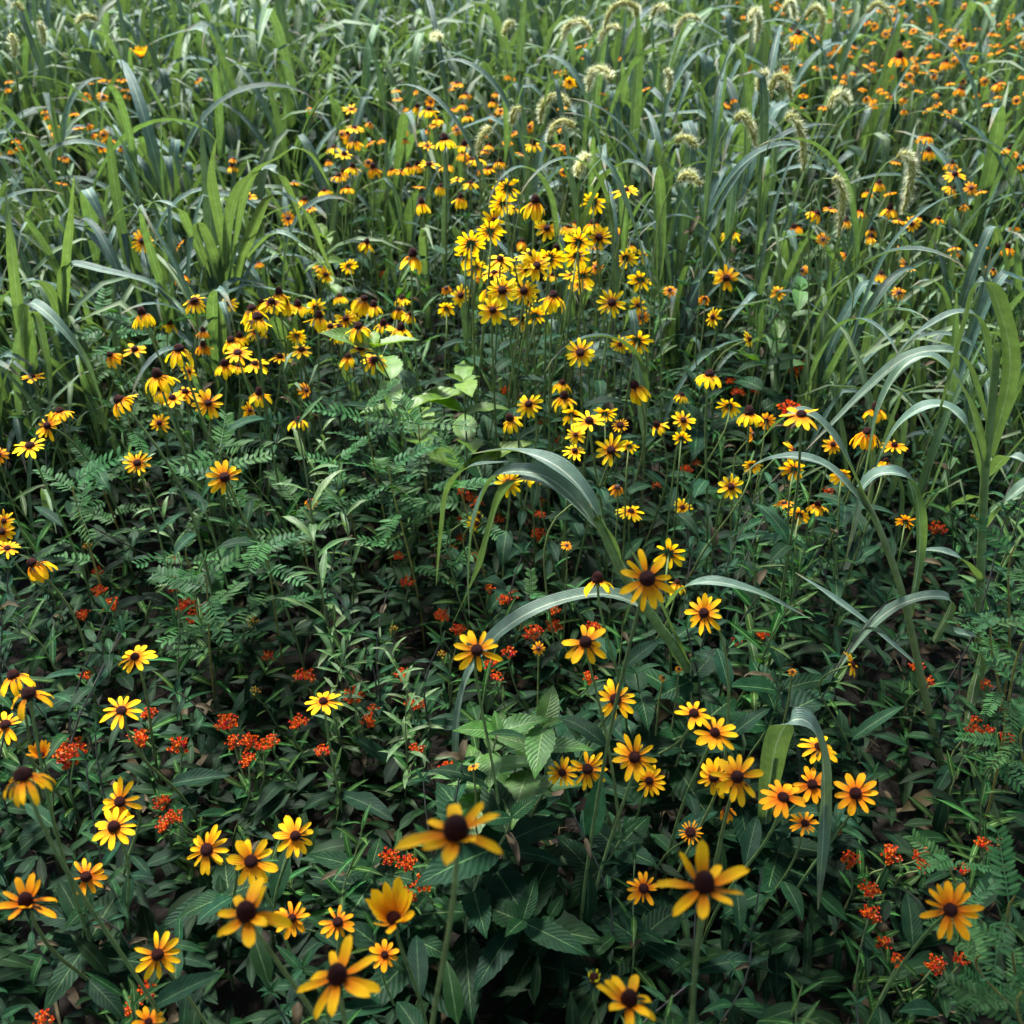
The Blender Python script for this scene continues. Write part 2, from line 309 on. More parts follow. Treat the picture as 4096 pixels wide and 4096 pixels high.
# ------------------------------------------------------------------ added tree, out of view, made up to shade the near flowers
M['bark'] = rough_material('bark', (.05, .04, .03), (.12, .10, .08), 18, .9, .9, .03)
M['tree_leaf'] = leaf_material('tree_leaf', (.045, .09, .025), (.07, .11, .045), (.10, .17, .02), .22, .5, .4, hue=.02, val=.3, island=True)
def added_shade_tree(x, y):
    o = thing('added_shade_tree', (x, y, 0), 'added unseen tree that shades the near edge of the flower meadow', 'tree')
    limbs = [tube(smooth_path([(0, 0, 0), (.05, .02, 1.2), (-.05, .05, 2.4), (.1, .1, 4.4)], 14), np.linspace(.22, .09, 14), 12)]; cs = []
    for k in range(34):
        a = k*2.4; r = 3.1*math.sqrt(rs.uniform(.02, 1)); z = rs.uniform(2.7, 5.0); c = np.array([r*math.cos(a)-.9, r*math.sin(a)+1.7, z])
        limbs.append(tube(smooth_path([(0, 0, rs.uniform(1.9, 3.2)), c*[.5, .5, 1]-[0, 0, .5], c], 8), np.linspace(.06, .012, 8), 6)); cs.append(c)
    V, F, U = join(limbs); part('trunk', mesh('trunk', V, F, M['bark'], U), o); lv = []
    tp = [leaf_geo(.11, .05, .4, .5, .2, nx=4, ny=3, tip=1.) for _ in range(4)]
    for c in cs:
        for _ in range(720):
            d = np.array([rs.gauss(0, .36), rs.gauss(0, .36), rs.gauss(0, .28)]); V, F, U = tp[rs.randrange(4)]
            m = np.array(frame_x((rs.gauss(0, 1), rs.gauss(0, 1), rs.gauss(-.3, .5)), (0, 0, 1)).to_3x3()); lv.append((V @ m.T*rs.uniform(.8, 1.4)+c+d, F, U))
    V, F, U = join(lv); part('crown', mesh('crown', V, F, M['tree_leaf'], U), o)
added_shade_tree(1.15, -1.75)
rs.seed(11)

# ------------------------------------------------------------------ leaf, blade and stem libraries (shared between alike pieces)
def blade_path(L, a0, a1, pw, kink=0., kt=.6, mean=.04, n=15):
    t = np.linspace(0, 1, n); a = a0+(a1-a0)*t**pw
    if kink: a = a+kink*np.clip((t-kt)/.09, 0, 1)
    a = np.minimum(a, R(172)); ds = L/(n-1)
    x = np.concatenate([[0], np.cumsum(np.sin(a[:-1])*ds)]); z = np.concatenate([[0], np.cumsum(np.cos(a[:-1])*ds)])
    return np.stack([x, mean*L*np.sin(t*3.1+rs.random()*3)*t, z], 1)
def rand_blade(kind, n=15):
    L = rs.uniform(.42, .66); W = rs.uniform(.020, .035)
    if kind == 0: P = blade_path(L*.85, R(rs.uniform(2, 12)), R(rs.uniform(14, 45)), rs.uniform(1.2, 2.5), n=n)
    elif kind == 1: P = blade_path(L, R(rs.uniform(5, 20)), R(rs.uniform(95, 160)), rs.uniform(1.5, 2.6), n=n)
    else: P = blade_path(L, R(rs.uniform(4, 16)), R(rs.uniform(20, 50)), 1.5, R(rs.uniform(80, 125)), rs.uniform(.45, .78), n=n)
    return ribbon(P, blade_width(n, W, tip=rs.uniform(.45, .7)), fold=rs.uniform(.08, .24), twist=rs.uniform(-.7, .7), side=(0, 1, 0), wave=rs.uniform(0, .06))
BLADE_GEO = [[rand_blade(k) for _ in range(16)] for k in range(3)]
BLADES = [[mesh('blade', V, F, M['grass'], U) for V, F, U in row] for row in BLADE_GEO]
CULMS = []
for k in range(5):
    n = 8; t = np.linspace(0, 1, n)
    P = np.stack([.03*rs.uniform(-1, 1)*t**2, .03*rs.uniform(-1, 1)*t**2, .42*t], 1)
    V, F, U = tube(P, np.linspace(.0045, .0028, n), 6); CULMS.append(mesh('culm', V, F, M['culm'], U))
def leaf_set(n, mat, Ls, Ws, peak, tip, bend, fold, curl=(0, 0), wave=(0, 0), serr=0, nx=9, ny=5):
    out = []
    for _ in range(n):
        V, F, U = leaf_geo(rs.uniform(*Ls), rs.uniform(*Ws), rs.uniform(*peak), rs.uniform(*bend), rs.uniform(*fold), rs.uniform(*curl), rs.uniform(*wave), serr, nx, ny, tip=tip)
        out.append(mesh('leaf', V, F, mat, U))
    return out
HERB = leaf_set(14, M['herb'], (.055, .085), (.014, .022), (.3, .4), 1.2, (.2, .9), (.25, .6), (0, .9), (0, .08))
HERB_S = leaf_set(6, M['herb'], (.022, .036), (.007, .010), (.3, .4), 1.1, (.1, .8), (.3, .7), (0, .8), nx=7, ny=3)
ASTER = leaf_set(12, M['aster'], (.065, .10), (.010, .016), (.38, .5), 1.0, (.1, .8), (.15, .5), (0, .3), (0, .08))
PALE = leaf_set(10, M['pale'], (.075, .12), (.013, .020), (.35, .5), 1.1, (.2, 1.0), (.2, .5), (0, .5), (0, .1))
LIME = leaf_set(6, M['lime'], (.085, .12), (.036, .048), (.32, .4), 1.15, (.1, .7), (.15, .4), (0, .2), (0, .06), .10)
DRYL = leaf_set(4, M['dry'], (.05, .08), (.012, .02), (.3, .4), 1.1, (.6, 1.4), (.5, .9), (.5, 1.4), (.1, .2))
FRESH = leaf_set(6, M['fresh'], (.085, .13), (.036, .055), (.32, .4), 1.1, (.1, .7), (.15, .4), (0, .2), (0, .06), .10)
BROAD = leaf_set(8, M['broad'], (.09, .14), (.042, .060), (.30, .4), 1.05, (.1, .7), (.1, .35), (0, .2), (0, .08), .09)
SLEAF = leaf_set(14, M['susan_leaf'], (.075, .125), (.022, .038), (.38, .5), .95, (.2, 1.0), (.15, .5), (0, .3), (0, .1))

def pea_leaf():
    n = rs.randint(8, 12); L = rs.uniform(.06, .075); parts = []
    t = np.linspace(0, 1, 6); bend = rs.uniform(.1, .6)
    P = np.stack([L*1.12*t, 0*t, -bend*L*.5*t**2], 1); parts.append(tube(P, np.linspace(.0009, .0005, 6), 4))
    fold = rs.uniform(.0, .5)
    for i in range(n):
        f = .12+.88*i/(n-1); base = np.array([L*1.1*f, 0, -bend*L*.5*f*f])
        s = .78+.22*math.sin(math.pi*min(1, f*.9+.1))
        for sg in (1, -1):
            if rs.random() < .05: continue
            s = s*rs.uniform(.88, 1.1); V, F, U = leaf_geo(.0175*s, .0058*s, .5, rs.uniform(-.2, .6), .15, nx=5, ny=3, tip=.42)
            a = sg*R(68-14*f+rs.uniform(-6, 6)); c, si = math.cos(a), math.sin(a)
            x, y, z = V.T; z = z+y*rs.uniform(-.2, .4)+np.abs(x)*(fold*.5+rs.uniform(-.15, .15))
            parts.append((np.stack([x*c-y*si, x*si+y*c, z], 1)+base, F, U))
    V, F, U = join(parts); return mesh('compound_leaf', V, F, M['pea'], U)
PEA = [pea_leaf() for _ in range(9)]

def floret(scale, open_):
    parts = []
    for k in range(5):
        a = 2*math.pi*k/5+.2
        V, F, U = leaf_geo(.0062*scale, .0030*scale, .45, .2, .2, nx=4, ny=3, tip=.8)     # hoods, upright
        el = R(62) if open_ else R(78); x, y, z = V.T; X2 = x*math.cos(el)-z*math.sin(el); Z2 = x*math.sin(el)+z*math.cos(el)
        parts.append((np.stack([X2*math.cos(a)-y*math.sin(a), X2*math.sin(a)+y*math.cos(a), Z2], 1), F, U))
        a += .63; el = R(-38) if open_ else R(70)                                          # petals, bent back
        V, F, U = leaf_geo(.0070*scale, .0034*scale, .5, .5, .2, nx=4, ny=3, tip=.7); x, y, z = V.T
        X2 = x*math.cos(el)-z*math.sin(el); Z2 = x*math.sin(el)+z*math.cos(el)
        parts.append((np.stack([X2*math.cos(a)-y*math.sin(a), X2*math.sin(a)+y*math.cos(a), Z2], 1), F, U))
    return join(parts)
def rot_to(V, d):
    m = np.array(Vector((0, 0, 1)).rotation_difference(Vector(d).normalized()).to_matrix()); return V @ m.T
def umbel(n, spread, buds=False):
    parts, green = [], []
    for i in range(n):
        r = math.sqrt((i+.5)/n)*spread; a = i*2.399+rs.uniform(-.3, .3)
        top_ = np.array([r*math.cos(a), r*math.sin(a), .020+.012*(1-(r/spread)**2)+rs.uniform(-.004, .004)])
        d = np.array([r*math.cos(a)*1.1, r*math.sin(a)*1.1, .028])
        if buds:
            tt = np.array([0, .25, .6, 1.]); V, F, U = tube(np.stack([0*tt, 0*tt, .0075*tt], 1), np.array([.0008, .0026, .0028, .0006])*rs.uniform(.8, 1.2), 6)
        else: V, F, U = floret(rs.uniform(1.05, 1.4), rs.random() < .75)
        parts.append((rot_to(V, d)+top_, F, U))
        green.append(tube(np.array([[0, 0, 0], top_*.5+[0, 0, .002], top_]), .0006, 3))
    V, F, U = join(parts); Vg, Fg, Ug = join(green)
    return mesh('flower_cluster', V, F, M['weed_bud' if buds else 'weed'], U), mesh('pedicels', Vg, Fg, M['aster_stem'], Ug)
UMBELS = [umbel(n, s) for n, s in ((26, .024), (20, .021), (14, .020), (30, .027), (9, .016))]
BUDS = [umbel(n, s, True) for n, s in ((18, .016), (12, .013))]

# coneflower pieces
def petal_mesh(bend, fold, W, notch, mat, curl=0.):
    V, F, U = leaf_geo(1, W, rs.uniform(.52, .64), bend, fold, curl, rs.uniform(-.06, .06), nx=9, ny=5, tip=rs.uniform(.38, .55))
    V = V.copy(); V[-5:-1, 0] -= 0; V[-3, 0] -= notch
    return mesh('petal', V, F, mat, U)
PET = {k: [petal_mesh(rs.uniform(*b), rs.uniform(.1, .3), rs.uniform(.34, .43), rs.choice((0, .03, .06)), M['petal']) for _ in range(6)]
       for k, b in (('flat', (-.1, .35)), ('droop', (.5, 1.1)), ('up', (-.5, -.1)))}
PET['dark'] = [petal_mesh(rs.uniform(.1, .7), .2, .32, .03, M['petal_dark']) for _ in range(5)]
PET['curl'] = [petal_mesh(rs.uniform(-.6, .5), .35, .30, .06, M['petal'], rs.uniform(-.9, .9)) for _ in range(6)]
def cone_mesh(h, mat, n=11, m=18):
    t = np.linspace(0, 1, n); r = np.sqrt(np.clip(1-t**2.2, 0, 1))*np.minimum(1, .82+t*1.2); r[-1] = .03
    a = np.linspace(0, 2*np.pi, m, endpoint=False)
    bump = 1+.10*((np.arange(n)[:, None]+np.arange(m)[None]) % 2)
    V = np.stack([r[:, None]*np.cos(a+np.arange(n)[:, None]*.17)*bump, r[:, None]*np.sin(a+np.arange(n)[:, None]*.17)*bump, (t*h)[:, None]+0*a+.05*(bump-1)], -1).reshape(-1, 3)
    i, j = np.meshgrid(np.arange(n-1), np.arange(m), indexing='ij'); j2 = (j+1) % m
    F = np.stack([i*m+j, i*m+j2, (i+1)*m+j2, (i+1)*m+j], -1).reshape(-1, 4)
    return mesh('flower_head', V, F, mat, np.zeros((len(V), 2)))
CONES = [cone_mesh(h, M['cone'], 17, 28) for h in (.8, 1.05, 1.35, 2.0)]
CONES_FAR = [cone_mesh(h, M['cone_far'], 5, 8) for h in (.8, 1.1)]
def sepal_mesh(n):
    parts = []
    for k in range(n):
        V, F, U = leaf_geo(1, .2, .4, rs.uniform(.3, 1.1), .2, nx=6, ny=3, tip=1.1); a = 2*math.pi*(k+rs.uniform(-.3, .3))/n; L = rs.uniform(.7, 1.1)
        x, y, z = V.T*L; parts.append((np.stack([x*math.cos(a)-y*math.sin(a), x*math.sin(a)+y*math.cos(a), z-.05], 1), F, U))
    V, F, U = join(parts); return mesh('sepals', V, F, M['susan_leaf'], U)
SEPALS = [sepal_mesh(n) for n in (9, 11, 12)]
def corolla_geo(n, droop):
    parts = []
    for k in range(n):
        V, F, U = leaf_geo(rs.uniform(.85, 1.05), .36, .6, .35, .15, nx=4, ny=3, tip=.5); a = 2*math.pi*(k+rs.uniform(-.2, .2))/n; d = droop+rs.uniform(-.15, .15)
        x, y, z = V.T; x2 = x*math.cos(d)+z*math.sin(d)+.26; z2 = -x*math.sin(d)+z*math.cos(d)
        parts.append((np.stack([x2*math.cos(a)-y*math.sin(a), x2*math.sin(a)+y*math.cos(a), z2], 1), F, U))
    return join(parts)
COR_GEO = [corolla_geo(n, d) for n, d in ((11, .15), (10, .45), (9, .75), (9, .95), (11, .3))]
COROLLA = [mesh('corolla', V, F, M['petal'], U) for V, F, U in COR_GEO]

# ------------------------------------------------------------------ black-eyed Susans: spots read off the photograph, tile by tile
TILES = dict(A=(0, 0), B=(1350, 0), C=(2700, 0), D=(0, 1000), E=(1350, 1000), F=(2700, 1000), G=(0, 2000), H=(1350, 2000), I=(2700, 2000), J=(0, 3000), K=(1350, 3000), L=(2700, 3000))
SUSANS = dict(
A='''780 310 100 c2,1090 440 55 c1,570 535 75 f3,680 365 50 p3,670 440 80 u3,690 490 60 p3,705 525 55 u3,560 440 50 p3,620 445 40 p3,290 685 80 p2,310 740 65 f2,250 610 70 p2,255 638 50 p3,35 490 40 p3,90 770 70 u3,110 805 60 u3,60 825 60 p3,430 705 70 p3,490 690 40 p3,510 745 50 p3,570 745 40 f3,630 775 40 p3,340 1010 60 p3,355 870 40 p3,785 1330 135 f2,640 1285 35 k1,990 1350 45 l2,1290 875 70 p2,1280 915 80 p2,1370 1085 105 u2,1590 1205 65 f2,1680 1100 105 p1,1710 1150 70 p2,1790 1050 100 p1,1900 850 110 u1,1870 970 110 p2,1720 610 45 r3,1885 740 65 f3,1620 1010 60 p2,1425 1450 60 p2,1770 1495 100 pl1''',
B='''40 850 120 p2,30 950 90 p2,90 780 110 p2,170 895 50 f2,240 770 60 p2,300 935 80 p2,350 940 60 p2,505 905 125 u1,590 770 150 p1,700 800 120 p1,695 842 110 p2,505 605 120 p1,440 590 80 p1,370 600 50 p2,660 990 80 u1,735 1010 100 p1,830 930 90 p2,660 455 90 u3,430 500 60 p3,620 490 50 p3,710 520 80 p3,640 600 70 p2,690 575 80 p2,720 640 90 p2,860 560 80 p2,875 515 70 p2,850 640 70 p2,950 415 80 p3,660 715 60 f3,500 720 60 p2,840 800 80 p2,970 730 70 p3,1060 700 70 l2,1080 795 120 p1,1210 800 60 p2,940 780 50 p2,1015 850 40 p3,450 1030 70 p2,330 545 50 p3,1200 390 70 p3,1240 400 50 p3,1280 450 80 b2,1330 255 40 p2,1380 250 50 p2,1470 595 45 c2,1465 515 40 p2,1240 590 70 p2,1240 710 60 p2,1330 100 60 p3,1410 40 50 p2,1360 320 40 p2,1550 320 40 p2,1700 490 40 p2,180 680 70 u2,30 740 60 u3,910 1120 150 b1,970 1150 90 p1,1090 1115 170 p1,865 1220 150 fr1,1155 1260 140 f1,1415 1110 150 b1,1590 1045 160 u1,1320 1230 130 p1,1410 1230 140 p1,1560 1305 110 f2,1020 1330 100 p2,1615 1350 110 p1,1690 1410 100 r1,1590 1420 140 b1,1320 1410 160 b1,1100 1465 170 f1,975 1455 120 p1,760 1470 140 b1,160 1340 110 pr1,60 1465 100 b1,1410 1360 60 p2''',
C='''435 390 75 f3,500 385 60 p3,680 190 110 p2,640 160 70 p3,740 180 70 p3,550 220 60 p3,590 180 50 p3,1575 220 85 f3,1320 170 40 f3,1750 180 60 p3,1840 125 40 p3,1890 200 60 p3,1475 195 60 p3,1460 140 40 p2,1240 315 150 p3,1430 295 80 p3,1500 340 90 p3,1390 340 60 p3,1070 365 70 p3,1165 430 75 u3,1790 465 90 p3,1580 490 90 p3,1040 490 60 p3,1130 490 60 p3,1355 500 40 p3,1520 615 90 u3,1270 610 60 p3,1270 545 50 p3,1100 580 50 p3,820 590 40 c2,1395 755 120 p3,1405 835 100 p2,1550 965 130 u2,1535 1040 110 pr2,1530 905 90 p3,1850 825 90 p3,1870 850 60 p3,1910 915 60 p3,1225 895 50 u2,1130 1010 110 p2,1070 1060 90 p2,1190 1070 70 p3,1190 1155 120 p2,1030 1165 90 p3,785 1180 120 pr2,860 1155 60 p2,660 1255 120 pl2,945 1220 100 p2,820 1325 75 f2,1085 1310 90 p2,1090 1270 90 p2,1310 1240 95 f2,1240 1220 60 p3,1600 1135 80 b3,1640 1040 60 f3,1460 1210 90 p3,1210 1370 60 l3,1545 1370 70 p3,1560 1395 60 p3,1700 1360 70 p2,1690 1060 40 p3,1880 1260 80 p3,1840 1370 110 p3,1760 1490 60 p3,310 1290 130 p1,260 1510 120 p1,945 1410 70 r3,705 1495 60 l3,1290 1480 90 u3,1340 1200 60 p3''',
D='''785 350 165 p1,935 405 120 pr1,610 580 130 pl2,745 550 150 u2,990 550 210 p1,870 695 195 p1,1045 670 110 r1,1275 500 160 p1,1325 480 120 p1,1420 375 205 p1,1390 325 170 p1,1445 290 130 p1,1540 240 150 p1,1240 635 150 p1,1315 640 90 p1,1408 625 160 u1,1545 590 140 u1,1665 550 155 u1,1260 290 110 b1,1880 445 150 p1,1875 255 110 p1,1740 315 120 b1,1800 135 100 fr1,1765 95 80 p1,1920 590 130 p1,1910 380 130 f1,660 830 205 pl2,1150 845 175 f2,180 700 125 u2,330 890 150 p2,262 970 170 fl2,165 1080 185 u1,880 955 120 fl2,757 1175 155 f2,1240 1255 200 f2,1380 885 100 r2,1645 940 145 p1,1710 1385 80 c2,-10 1130 60 f2,20 1495 120 f2,1000 140 100 p3,1120 445 90 p3,1120 525 110 p3,1690 775 70 r2,1420 70 60 p2,1640 470 110 b1''',
E='''205 605 165 d1,55 590 110 p1,40 365 150 d1,100 340 90 d1,355 265 115 p1,335 330 90 p1,400 355 110 pr1,145 270 150 pr1,15 440 150 p1,185 465 60 p2,680 250 130 fl1,600 320 100 b1,600 210 70 u1,790 150 80 f1,760 95 140 b1,975 70 120 f1,1100 80 180 f1,960 160 110 b1,1180 140 90 p1,1310 40 150 b1,1355 140 150 b1,1430 95 80 y2,1050 285 120 l1,1010 385 130 pr1,1340 565 175 f1,1560 520 110 f1,1515 290 165 f1,1660 305 100 f1,1670 160 150 b1,1690 35 100 r1,1600 60 160 b1,1835 220 80 f3,1680 370 60 f3,1240 735 140 p1,1250 815 160 p1,1055 850 150 fl1,955 935 150 pl1,1645 755 165 pl1,1475 900 140 b1,1390 945 190 u1,1315 1020 110 f1,1560 965 90 y2,1510 1105 190 f1,1610 1080 100 b1,1310 1110 130 u1,1765 970 130 pl1,1910 940 130 f1,1900 800 90 p1,1290 905 130 b1,1090 1220 140 p1,945 1285 160 f1,1620 1440 160 u1,1905 1420 110 f1,1400 1360 100 r1,1545 1310 70 y3,780 1470 100 r1''',
F='''285 155 150 f2,210 370 120 l1,410 495 110 r1,570 235 100 f2,165 270 70 b3,190 690 190 p1,60 810 120 p1,300 860 140 b1,410 905 190 p1,430 1020 70 r2,50 940 80 u1,72 970 170 u1,35 1040 100 b1,700 910 230 u2,660 1110 130 r2,660 1210 150 b2,425 1190 120 b2,310 1310 150 fr1,45 1425 180 f1,875 1075 85 f2,1065 1010 190 p2,1215 1080 140 u2,1110 880 160 p2,925 1240 130 b2,1165 1175 110 p2,1150 1210 110 b2,790 1410 140 p2,690 1460 130 b2,1275 1500 90 b3,1140 130 110 p2,1240 235 60 f3,930 30 70 f3,710 100 60 l3,1275 75 60 r3,1760 100 50 p3,1810 315 30 f3,505 945 60 b2,605 1400 50 p2''',
G='''10 175 150 fr2,40 265 140 u2,180 350 200 pl2,745 865 210 u2,75 970 230 p2,160 1075 280 p2,670 1160 240 u2,30 1240 220 u2,230 1410 115 c3,1785 1110 200 u2''',
H='''770 130 90 r1,1435 445 220 p1,1710 435 330 f2,1830 290 200 b1,1875 455 90 p1,1370 785 255 f2,770 830 270 f2,1535 1100 230 f2,1110 820 80 k1,1265 250 65 k1,750 1470 70 k1,1885 930 55 k2,1800 980 60 k1''',
I='''160 625 230 fl2,985 910 150 r2,105 1180 200 u2,220 1290 250 u2,800 1365 220 u2,650 950 55 k1''',
J='''130 145 350 p2,660 285 240 fl2,630 425 245 u2,475 700 215 f3,145 840 310 m3,1140 550 260 fl2,1385 615 280 f2,1630 475 240 f2,1365 905 430 m2,1612 930 200 f3,1865 950 200 f3,870 1130 260 f2,1865 1255 430 m2,820 1500 110 f3''',
K='''655 455 550 m2,310 930 330 c2,260 1130 140 f3,1240 125 170 f2,1380 105 225 f2,1640 40 250 f2,1720 170 185 f2,1690 765 200 f3,1610 1385 370 m2,1420 1260 120 k2''',
L='''160 755 450 m2,345 150 290 f2,215 150 220 fl2,600 260 260 u3,720 405 170 u3,760 190 220 f3,1000 240 240 f3,85 455 130 y3,285 330 80 y3,1525 885 320 f3''')
COLORS = {'1': (1.08, 1.34, 1, 1), '2': (1.08, 1.06, 1, 1), '3': (1.05, .80, 1, 1)}
spots = []
for T, txt in SUSANS.items():
    for e in txt.split(','):
        x, y, w, c = e.split(); k = .7246 if T in 'ABDEGHJK' else .7225
        X_, Y_, w_ = TILES[T][0]+float(x)*k, TILES[T][1]+float(y)*k, float(w)*k
        if all((X_-a)**2+(Y_-b)**2 > (.25*w_)**2 for a, b, *_ in spots): spots.append((X_, Y_, w_, c))
EXTRA = [(rs.gauss(1040, 95), rs.gauss(500, 55), rs.uniform(48, 62), rs.choice(('b1', 'f1', 'b1', 'p1', 'u1'))) for _ in range(34)]+[(rs.gauss(600, 110), rs.gauss(600, 38), rs.uniform(44, 60), rs.choice(('p1', 'u1', 'p1', 'd1'))) for _ in range(22)]+[(rs.uniform(250, 500), rs.gauss(670, 40), rs.uniform(44, 58), rs.choice(('p1', 'u2'))) for _ in range(7)]+[(rs.uniform(620, 960), rs.gauss(275, 45), rs.uniform(30, 42), rs.choice(('p1', 'p2', 'u2'))) for _ in range(26)]
for a_, b_, w_, c_ in EXTRA:
    X_, Y_, w_ = a_*2.12, b_*2.12, w_*2.12
    if all((X_-a)**2+(Y_-b)**2 > (.33*w_)**2 for a, b, *_ in spots): spots.append((X_, Y_, w_, c_))
for _ in range(230):                                       # the far drifts
    if rs.random() < .85: X_, Y_ = 2900+rs.random()**.8*1300, 420*rs.random()**1.2-30+60*rs.random()
    elif rs.random() < .5: X_, Y_ = rs.uniform(1300, 2300), rs.uniform(350, 750)
    else: X_, Y_ = rs.uniform(-100, 500), rs.uniform(250, 620)
    w_ = 27+.035*Y_+rs.uniform(-5, 9)
    if all((X_-a)**2+(Y_-b)**2 > (.45*w_)**2 for a, b, *_ in spots): spots.append((X_, Y_, w_, rs.choice(('p3', 'u3', 'p3', 'f3', 'p2'))))
spots.sort(key=lambda s: -s[2]); PROT = []
C0 = Vector((0, 0, H))
def bezier(a, b, c, d, n):
    t = np.linspace(0, 1, n)[:, None]; a, b, c, d = (np.array(v, float) for v in (a, b, c, d))
    return a*(1-t)**3+3*b*t*(1-t)**2+3*c*t*t*(1-t)+d*t**3
FACE = dict(f='facing outward', u='facing the sky', p='with drooping petals', b='turned away, green back showing', l='nodding sideways', r='nodding sideways', c='with petals still upswept', y='just opening, short petals', m='with ragged twisted petals', d='with maroon-marked petals', k='')
CN = {'1': 'yellow', '2': 'golden', '3': 'orange-gold'}
SH = dict(f='outward-facing', u='upward-facing', p='drooping', b='back-turned', l='nodding', r='nodding', c='upswept', y='half-open', m='ragged', d='maroon-marked', k='')
NEAR = []
def beside(p, r=.2):
    """the bloom a plant stands next to, by its look"""
    b = min(NEAR, key=lambda e: (e[0]-p[0])**2+(e[1]-p[1])**2)
    return 'beside '+b[2] if (b[0]-p[0])**2+(b[1]-p[1])**2 < r*r else ''
far_c, far_h, far_s = [], [], []
for idx, (X_, Y_, w_, code) in enumerate(spots):
    kind = code[0]; tilt = code[1] if code[1] in 'lr' else ''; cc = code[-1]
    D0 = .072 if w_ > 280 else .063
    if kind in 'yk': D0 = .042 if kind == 'y' else .024
    b = (2048-Y_)/FPX; d = D0*FPX/w_; z = H-d*(SP-b*CP)
    lo, hi = (.60, .86) if Y_ < 900 else (.50, .84) if Y_ < 2000 else (.36, .86) if Y_ < 3000 else (.33, .95)
    if kind == 'k': lo, hi = .38, .6
    z = min(max(z, lo+rs.uniform(0, .06)), hi-rs.uniform(0, .06))
    P, d = at(X_, Y_, z); D = w_*d/FPX*1.06
    if kind == 'm': D *= 1.12
    if kind != 'k': D = min(max(D, .042), .105)
    far = idx >= 300; qq = proj(P); PROT.append((qq[0], qq[1], qq[2], w_/2.12*.55))
    tc = (C0-P).normalized(); j = lambda s=.13: Vector((rs.uniform(-s, s), rs.uniform(-s, s), rs.uniform(-s, s)))
    up = Vector((0, 0, 1)); th = Vector((tc.x, tc.y, 0)).normalized()
    ax = {'f': tc*.85+up*.35, 'u': up+th*.08, 'p': up-th*.22, 'd': up+th*.3, 'b': -th*.95+up*.2, 'l': Vector((-.8, -.3, .5)), 'r': Vector((.8, -.3, .5)),
          'c': up+th*.1, 'y': tc*.6+up*.5, 'm': up-th*.06, 'k': up+th*.2}[kind]+j()
    if tilt: ax += Vector((-.45 if tilt == 'l' else .45, -.15, 0))
    ax.normalize(); Rr = D/2
    droop = {'f': rs.uniform(-.05, .25), 'u': rs.uniform(0, .3), 'p': rs.uniform(.35, .8), 'd': rs.uniform(.3, .5), 'b': rs.uniform(.0, .5), 'l': rs.uniform(.05, .5), 'r': rs.uniform(.05, .5), 'c': -.75, 'y': -.1, 'm': .1, 'k': -1.25}[kind]
    if far:
        V, F, U = COR_GEO[rs.randrange(5)]; m = np.array(frame_z(ax+j(.45), (0, 0, 0), rs.random()*6).to_3x3()); s = Rr/1.2
        far_c.append((V @ m.T*s+np.array(P), F, U))
        V = np.array([v.co[:] for v in CONES_FAR[0].vertices]); F = np.array([p.vertices[:] for p in CONES_FAR[0].polygons])
        far_h.append((V @ m.T*Rr*.27+np.array(P), F, np.zeros((len(V), 2)))); 
        far_s.append(tube(bezier((P.x, P.y, 0), (P.x, P.y, z*.6), P-ax*.08, P, 5), .0016, 4)); continue
    base = Vector((P.x+rs.uniform(-.09, .09), P.y+rs.uniform(-.02, .13), 0))
    small = w_ < 52 and kind != 'k'
    npet = {'y': rs.randint(13, 15), 'm': rs.randint(9, 10), 'k': rs.randint(9, 11), 'c': rs.randint(11, 13)}.get(kind, rs.randint(10, 14))
    rc = Rr*{'y': .34, 'k': .5, 'p': .26, 'm': .21}.get(kind, rs.uniform(.21, .26))
    if kind == 'k': lab = f'unopened pale yellow coneflower bud, {zone(P)}'
    else:
        sz = 'small ' if D < .05 else 'large ' if D > .068 else ''
        cnt = '' if small else f', {NUM[npet]} petals' if kind != 'b' else ''
        lab = f'{sz}{CN[cc]} coneflower {FACE[kind]}{cnt}, {zone(P)}'
        NEAR.append((P.x, P.y, f'{sz}{CN[cc]} {SH[kind]} coneflower'))
    obj = thing('black_eyed_susan', base, say(lab), 'flower', lab)
    # stem, hairy where near
    hd = P-ax*rc*.15
    path = bezier(base, (base.x, base.y, z*.55), hd-ax*(.10+.10*rs.random()), hd, 12)-np.array(base)
    n_sides = 6 if w_ > 90 else 4; r0 = .0024 if D > .06 else .0019
    sp = [tube(path, np.linspace(r0*1.15, r0*.85, 12), n_sides)]
    if w_ > 95:
        for _ in range(110):
            t = rs.uniform(.25, 1)*10.99; i = int(t); p = path[i]+(path[i+1]-path[i])*(t-i); dr = unit(np.array([rs.gauss(0, 1), rs.gauss(0, 1), rs.gauss(0, .4)]))
            s2 = unit(np.cross(dr, [0, 0, 1]))*.00016; L = rs.uniform(.002, .0042)
            sp.append((np.array([p+s2, p-s2, p+dr*L-s2*.3, p+dr*L+s2*.3]), np.array([[0, 1, 2, 3]]), np.full((4, 2), .9)))
    V, F, U = join(sp); part('stem', mesh('stem', V, F, M['susan_stem'], U), obj)
    # leaves up the stem
    for k in range(2 if Y_ > 2900 else 3 if w_ > 70 else 2):
        t = rs.uniform(.12, .72); i = int(t*11); a = rs.uniform(0, 6.28); el = rs.uniform(.1, .8)
        s = rs.uniform(.7, 1.15)*(1.15-.5*t)*(1 if w_ > 60 else .8)
        part('leaf', rs.choice(SLEAF), obj, frame_x((math.cos(a), math.sin(a), el), (0, 0, 1), path[i], s))
    # head
    hm = frame_z(ax, hd-base, rs.random()*6)
